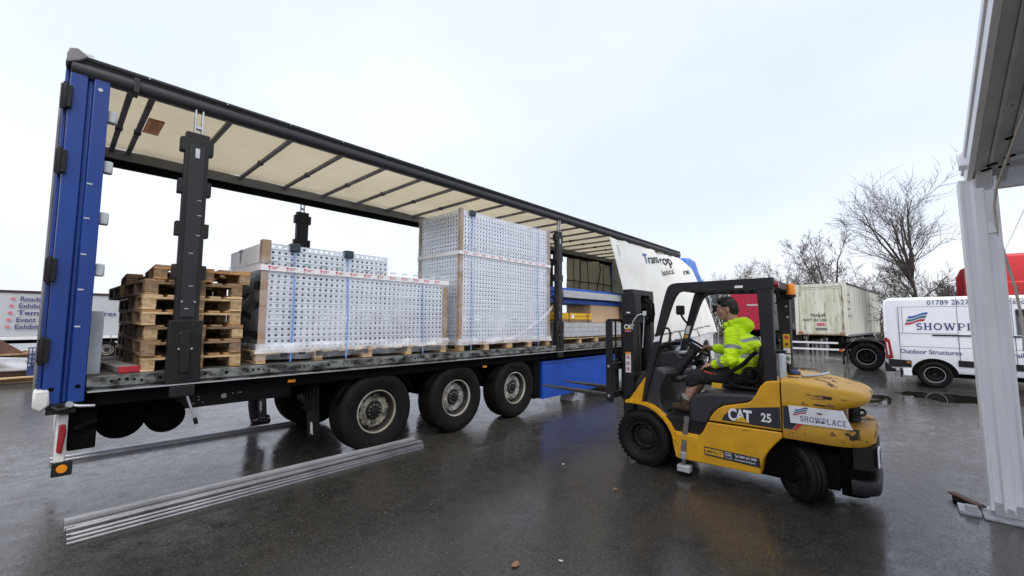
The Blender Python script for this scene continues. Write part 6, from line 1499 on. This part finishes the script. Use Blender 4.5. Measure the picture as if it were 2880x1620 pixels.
# ================================================================ bare winter trees
def tree(label, x, y, h, spread, seed, trunk_r, stems=1, lean=(0, 0), dens=1., leafy=0., fork=0, bark='bark', twig='twig', name='bare_tree', min_r=.012, first=.3, up_bias=.35):
    r = random.Random(seed)
    t = thing(name, label, 'tree', (x, y, 0), 0, 'bare trees behind the parked trailers')
    tk, cr, lf = MB(), MB(), MB()
    def branch(p, d, ln, rad, lvl):
        n = 5 if lvl < 2 else 4 if lvl < 3 else 3; pts = [p]; rs = [rad]; q = Vector(p); dd = Vector(d)
        for i in range(n):
            dd = (dd + Vector((r.gauss(0, .10), r.gauss(0, .10), r.gauss(0, .06) + up_bias * .12 * (1 if lvl else .2)))).normalized()
            q = q + dd * ln / n; pts.append(q.copy()); rs.append(rad * (1 - .75 * (i + 1) / n) if lvl else rad * (1 - .93 * (i + 1) / n))
        (tk if lvl == 0 else cr).tube(pts, rs, 8 if lvl == 0 else 5 if lvl == 1 else 3, cap=False)
        if lvl >= 4: return
        if lvl == 0 and fork:
            for j in range(fork):
                ax = (pts[-1] - pts[-2]).normalized(); side = ax.orthogonal().normalized(); side.rotate(Matrix.Rotation(6.283 * j / fork + r.uniform(-.4, .4), 3, ax)); an = R(r.uniform(8, 26))
                branch(pts[-2].lerp(pts[-1], r.uniform(.2, .9)), (ax * math.cos(an) + side * math.sin(an)).normalized(), ln * r.uniform(.75, 1.05), rad * .34, 1)
        k = int((9, 7, 6, 4)[lvl] * dens * (1 if lvl else 1.6)) or 1
        for j in range(k):
            f = first + (1 - first) * (j + r.random()) / k if lvl == 0 else .18 + .82 * (j + r.random()) / k
            i = min(n - 1, int(f * n)); fr = f * n - i; pp = pts[i].lerp(pts[i + 1], fr); rr_ = rs[i] + (rs[i + 1] - rs[i]) * fr
            ax = (pts[i + 1] - pts[i]).normalized(); side = ax.orthogonal().normalized(); side.rotate(Matrix.Rotation(r.uniform(0, 6.283), 3, ax))
            an = R(r.uniform(28, 62) if lvl == 0 else r.uniform(22, 55)); nd = (ax * math.cos(an) + side * math.sin(an)).normalized()
            l2 = ln * (r.uniform(.38, .62) * (1.15 - .55 * f) if lvl == 0 else r.uniform(.35, .6)) * (spread if lvl == 0 else 1)
            branch(pp, nd, l2, max(min_r * (1 if lvl > 1 else 1.6), rr_ * r.uniform(.30, .48)), lvl + 1)
            if leafy and lvl >= 2 and r.random() < leafy:
                c = pp + nd * l2 * .8
                for m in range(3):
                    u = Vector((r.gauss(0, 1), r.gauss(0, 1), r.gauss(0, 1))).normalized() * .06; w = u.orthogonal().normalized() * .045; o_ = c + Vector((r.gauss(0, .12), r.gauss(0, .12), r.gauss(0, .12)))
                    lf.add([o_ - u, o_ + w, o_ + u, o_ - w], [(0, 1, 2, 3)])
    for s_ in range(stems):
        a = 2 * math.pi * s_ / stems + r.random(); sp = 0 if stems == 1 else r.uniform(.10, .32)
        d = Vector((math.cos(a) * sp + lean[0], math.sin(a) * sp + lean[1], 1)).normalized()
        branch(Vector((math.cos(a) * .15 * (stems > 1), math.sin(a) * .15 * (stems > 1), -.05)), d, h * (.52 if fork else 1) * (1 if s_ == 0 else r.uniform(.72, .98)), trunk_r * (1 if stems == 1 else .7), 0)
    zs_ = sorted(v[2] for v in cr.v); zm = zs_[int(len(zs_) * .9985)]; k_ = h / zm
    for b in (tk, cr, lf): b.v = [(a * k_, b_ * k_, c * k_) for a, b_, c in b.v]
    for b, nm, mt in ((tk, 'trunk', bark), (cr, 'crown', twig), (lf, 'dead_leaf_cluster', 'dead_leaf')):
        if b.v:
            o = b.build(nm, mt, t, smooth=0, recalc=False)
            if b is lf: o['kind'] = 'stuff'
    return t
def azp(az, d): return (.04 + d * math.cos(R(az)), -5.05 + d * math.sin(R(az)))
def T_(label, az, d, el, **k):
    x, y = azp(az, d); tree(label, x, y, 1.74 + d * math.tan(R(el)), **k)
T_('tall bare tree with leaning mossy trunk behind the white van', -1.35, 37, 14.3, spread=.85, seed=5, trunk_r=.34, lean=(0, .08), dens=1.2, bark='bark_green', first=.2, up_bias=.5, fork=7)
T_('upright bare tree with several stems behind the mossy white trailer', 4.6, 39, 11.2, spread=.45, seed=8, trunk_r=.2, stems=4, dens=.75, leafy=.03, first=.2, up_bias=.9)
T_('small bare tree with clinging dead leaves left of the mossy trailer', 8.4, 40, 9.2, spread=.8, seed=21, trunk_r=.15, stems=3, dens=.8, leafy=.08, first=.15)
T_('round bare thicket tree over the red trailer door', 13.4, 42, 6.9, spread=.9, seed=33, trunk_r=.12, stems=4, dens=.9, twig='twig_olive', first=.12)
T_('low olive-twigged bush right of the blue and white lorry cab', 17.3, 44, 5.9, spread=1.0, seed=41, trunk_r=.1, stems=4, dens=.8, twig='twig_olive', first=.1)
T_('bare bush between the round thicket and the low olive bush', 15.2, 46, 6.0, spread=.9, seed=47, trunk_r=.1, stems=3, dens=.9, first=.1, leafy=.08)
T_('bare young tree between the upright tree and the leafy small tree', 6.6, 44, 8.2, spread=.7, seed=52, trunk_r=.12, stems=3, dens=.8, first=.15, leafy=.04)
T_('thin tangled bare tree filling the gap left of the tall tree', 2.2, 45, 7.0, spread=.9, seed=57, trunk_r=.12, stems=3, dens=.9, first=.1)
T_('low bare tree behind the roof of the grey curtain trailer', 10.8, 47, 6.6, spread=.9, seed=63, trunk_r=.12, stems=3, dens=.9, first=.1)
T_('distant rounded tree just right of the tall bare tree', -3.6, 70, 4.4, spread=.8, seed=71, trunk_r=.16, stems=2, dens=.9, first=.25, min_r=.03)
T_('second distant rounded tree beside the red lorry cab', -5.6, 75, 4.2, spread=.8, seed=77, trunk_r=.16, stems=2, dens=.9, first=.25, min_r=.03)
# dense undergrowth behind the trailers that reads as one mass
hg = MB(); r_ = random.Random(3)
for i in range(2600):
    az = r_.uniform(-14, 24); d = r_.uniform(49, 60); x, y = azp(az, d); z = r_.random() ** 1.5 * 3.6
    d2 = Vector((r_.gauss(0, .5), r_.gauss(0, .5), 1)).normalized(); p = Vector((x, y, max(0, z - 1)))
    hg.tube([p, p + d2 * r_.uniform(.8, 2.0)], [.05, .012], 3, cap=False)
tag(hg.build('undergrowth', 'hedge', smooth=0, recalc=False), 'tangled dark undergrowth behind the parked trailers', 'undergrowth', kind='stuff')

# ================================================================ small litter on the ground
def leaf(x, y, s, a, lab, mat='leaf_tan'):
    t = thing('dead_leaf', lab, 'leaf', (x, y, .003), a, 'fallen leaves on the wet ground')
    pts = [(s * math.cos(q) * (1 if abs(math.sin(q)) < .9 else .8), s * .6 * math.sin(q), .004 + .006 * abs(math.cos(q))) for q in [2 * math.pi * k / 10 for k in range(10)]]
    MB().add(pts + [(0, 0, .002)], [(k, (k + 1) % 10, 10) for k in range(10)]).build('leaf_blade', mat, t, smooth=0, recalc=False)
leaf(2.36, -2.97, .042, .3, 'largest tan leaf flat on the wet asphalt in front of the forklift wheel')
leaf(4.06, -2.83, .03, 1.2, 'small tan leaf near the forklift front wheel')
leaf(2.62, -3.18, .018, 2.0, 'tiny white scrap on the asphalt beside the largest tan leaf', 'sheet_white')
leaf(4.3, -2.0, .02, .6, 'tiny white scrap on the asphalt under the forks', 'sheet_white')
gr = MB()
for i in range(3500):
    d = r_.random() ** .6 * 7.5 + 1.3; a = R(r_.uniform(-20, 95)); x, y = .04 + d * math.cos(a), -5.05 + d * math.sin(a); s = r_.uniform(.0015, .0045)
    gr.add([(x - s, y, .001), (x, y - s, .001), (x + s, y + s * .4, .001), (x, y, .001 + s)], [(0, 1, 3), (1, 2, 3), (2, 0, 3)])
tag(gr.build('grit', 'grit', smooth=0, recalc=False), 'fine loose grit scattered over the wet asphalt', 'grit', kind='stuff')

bpy.data.scenes.remove(TMP)
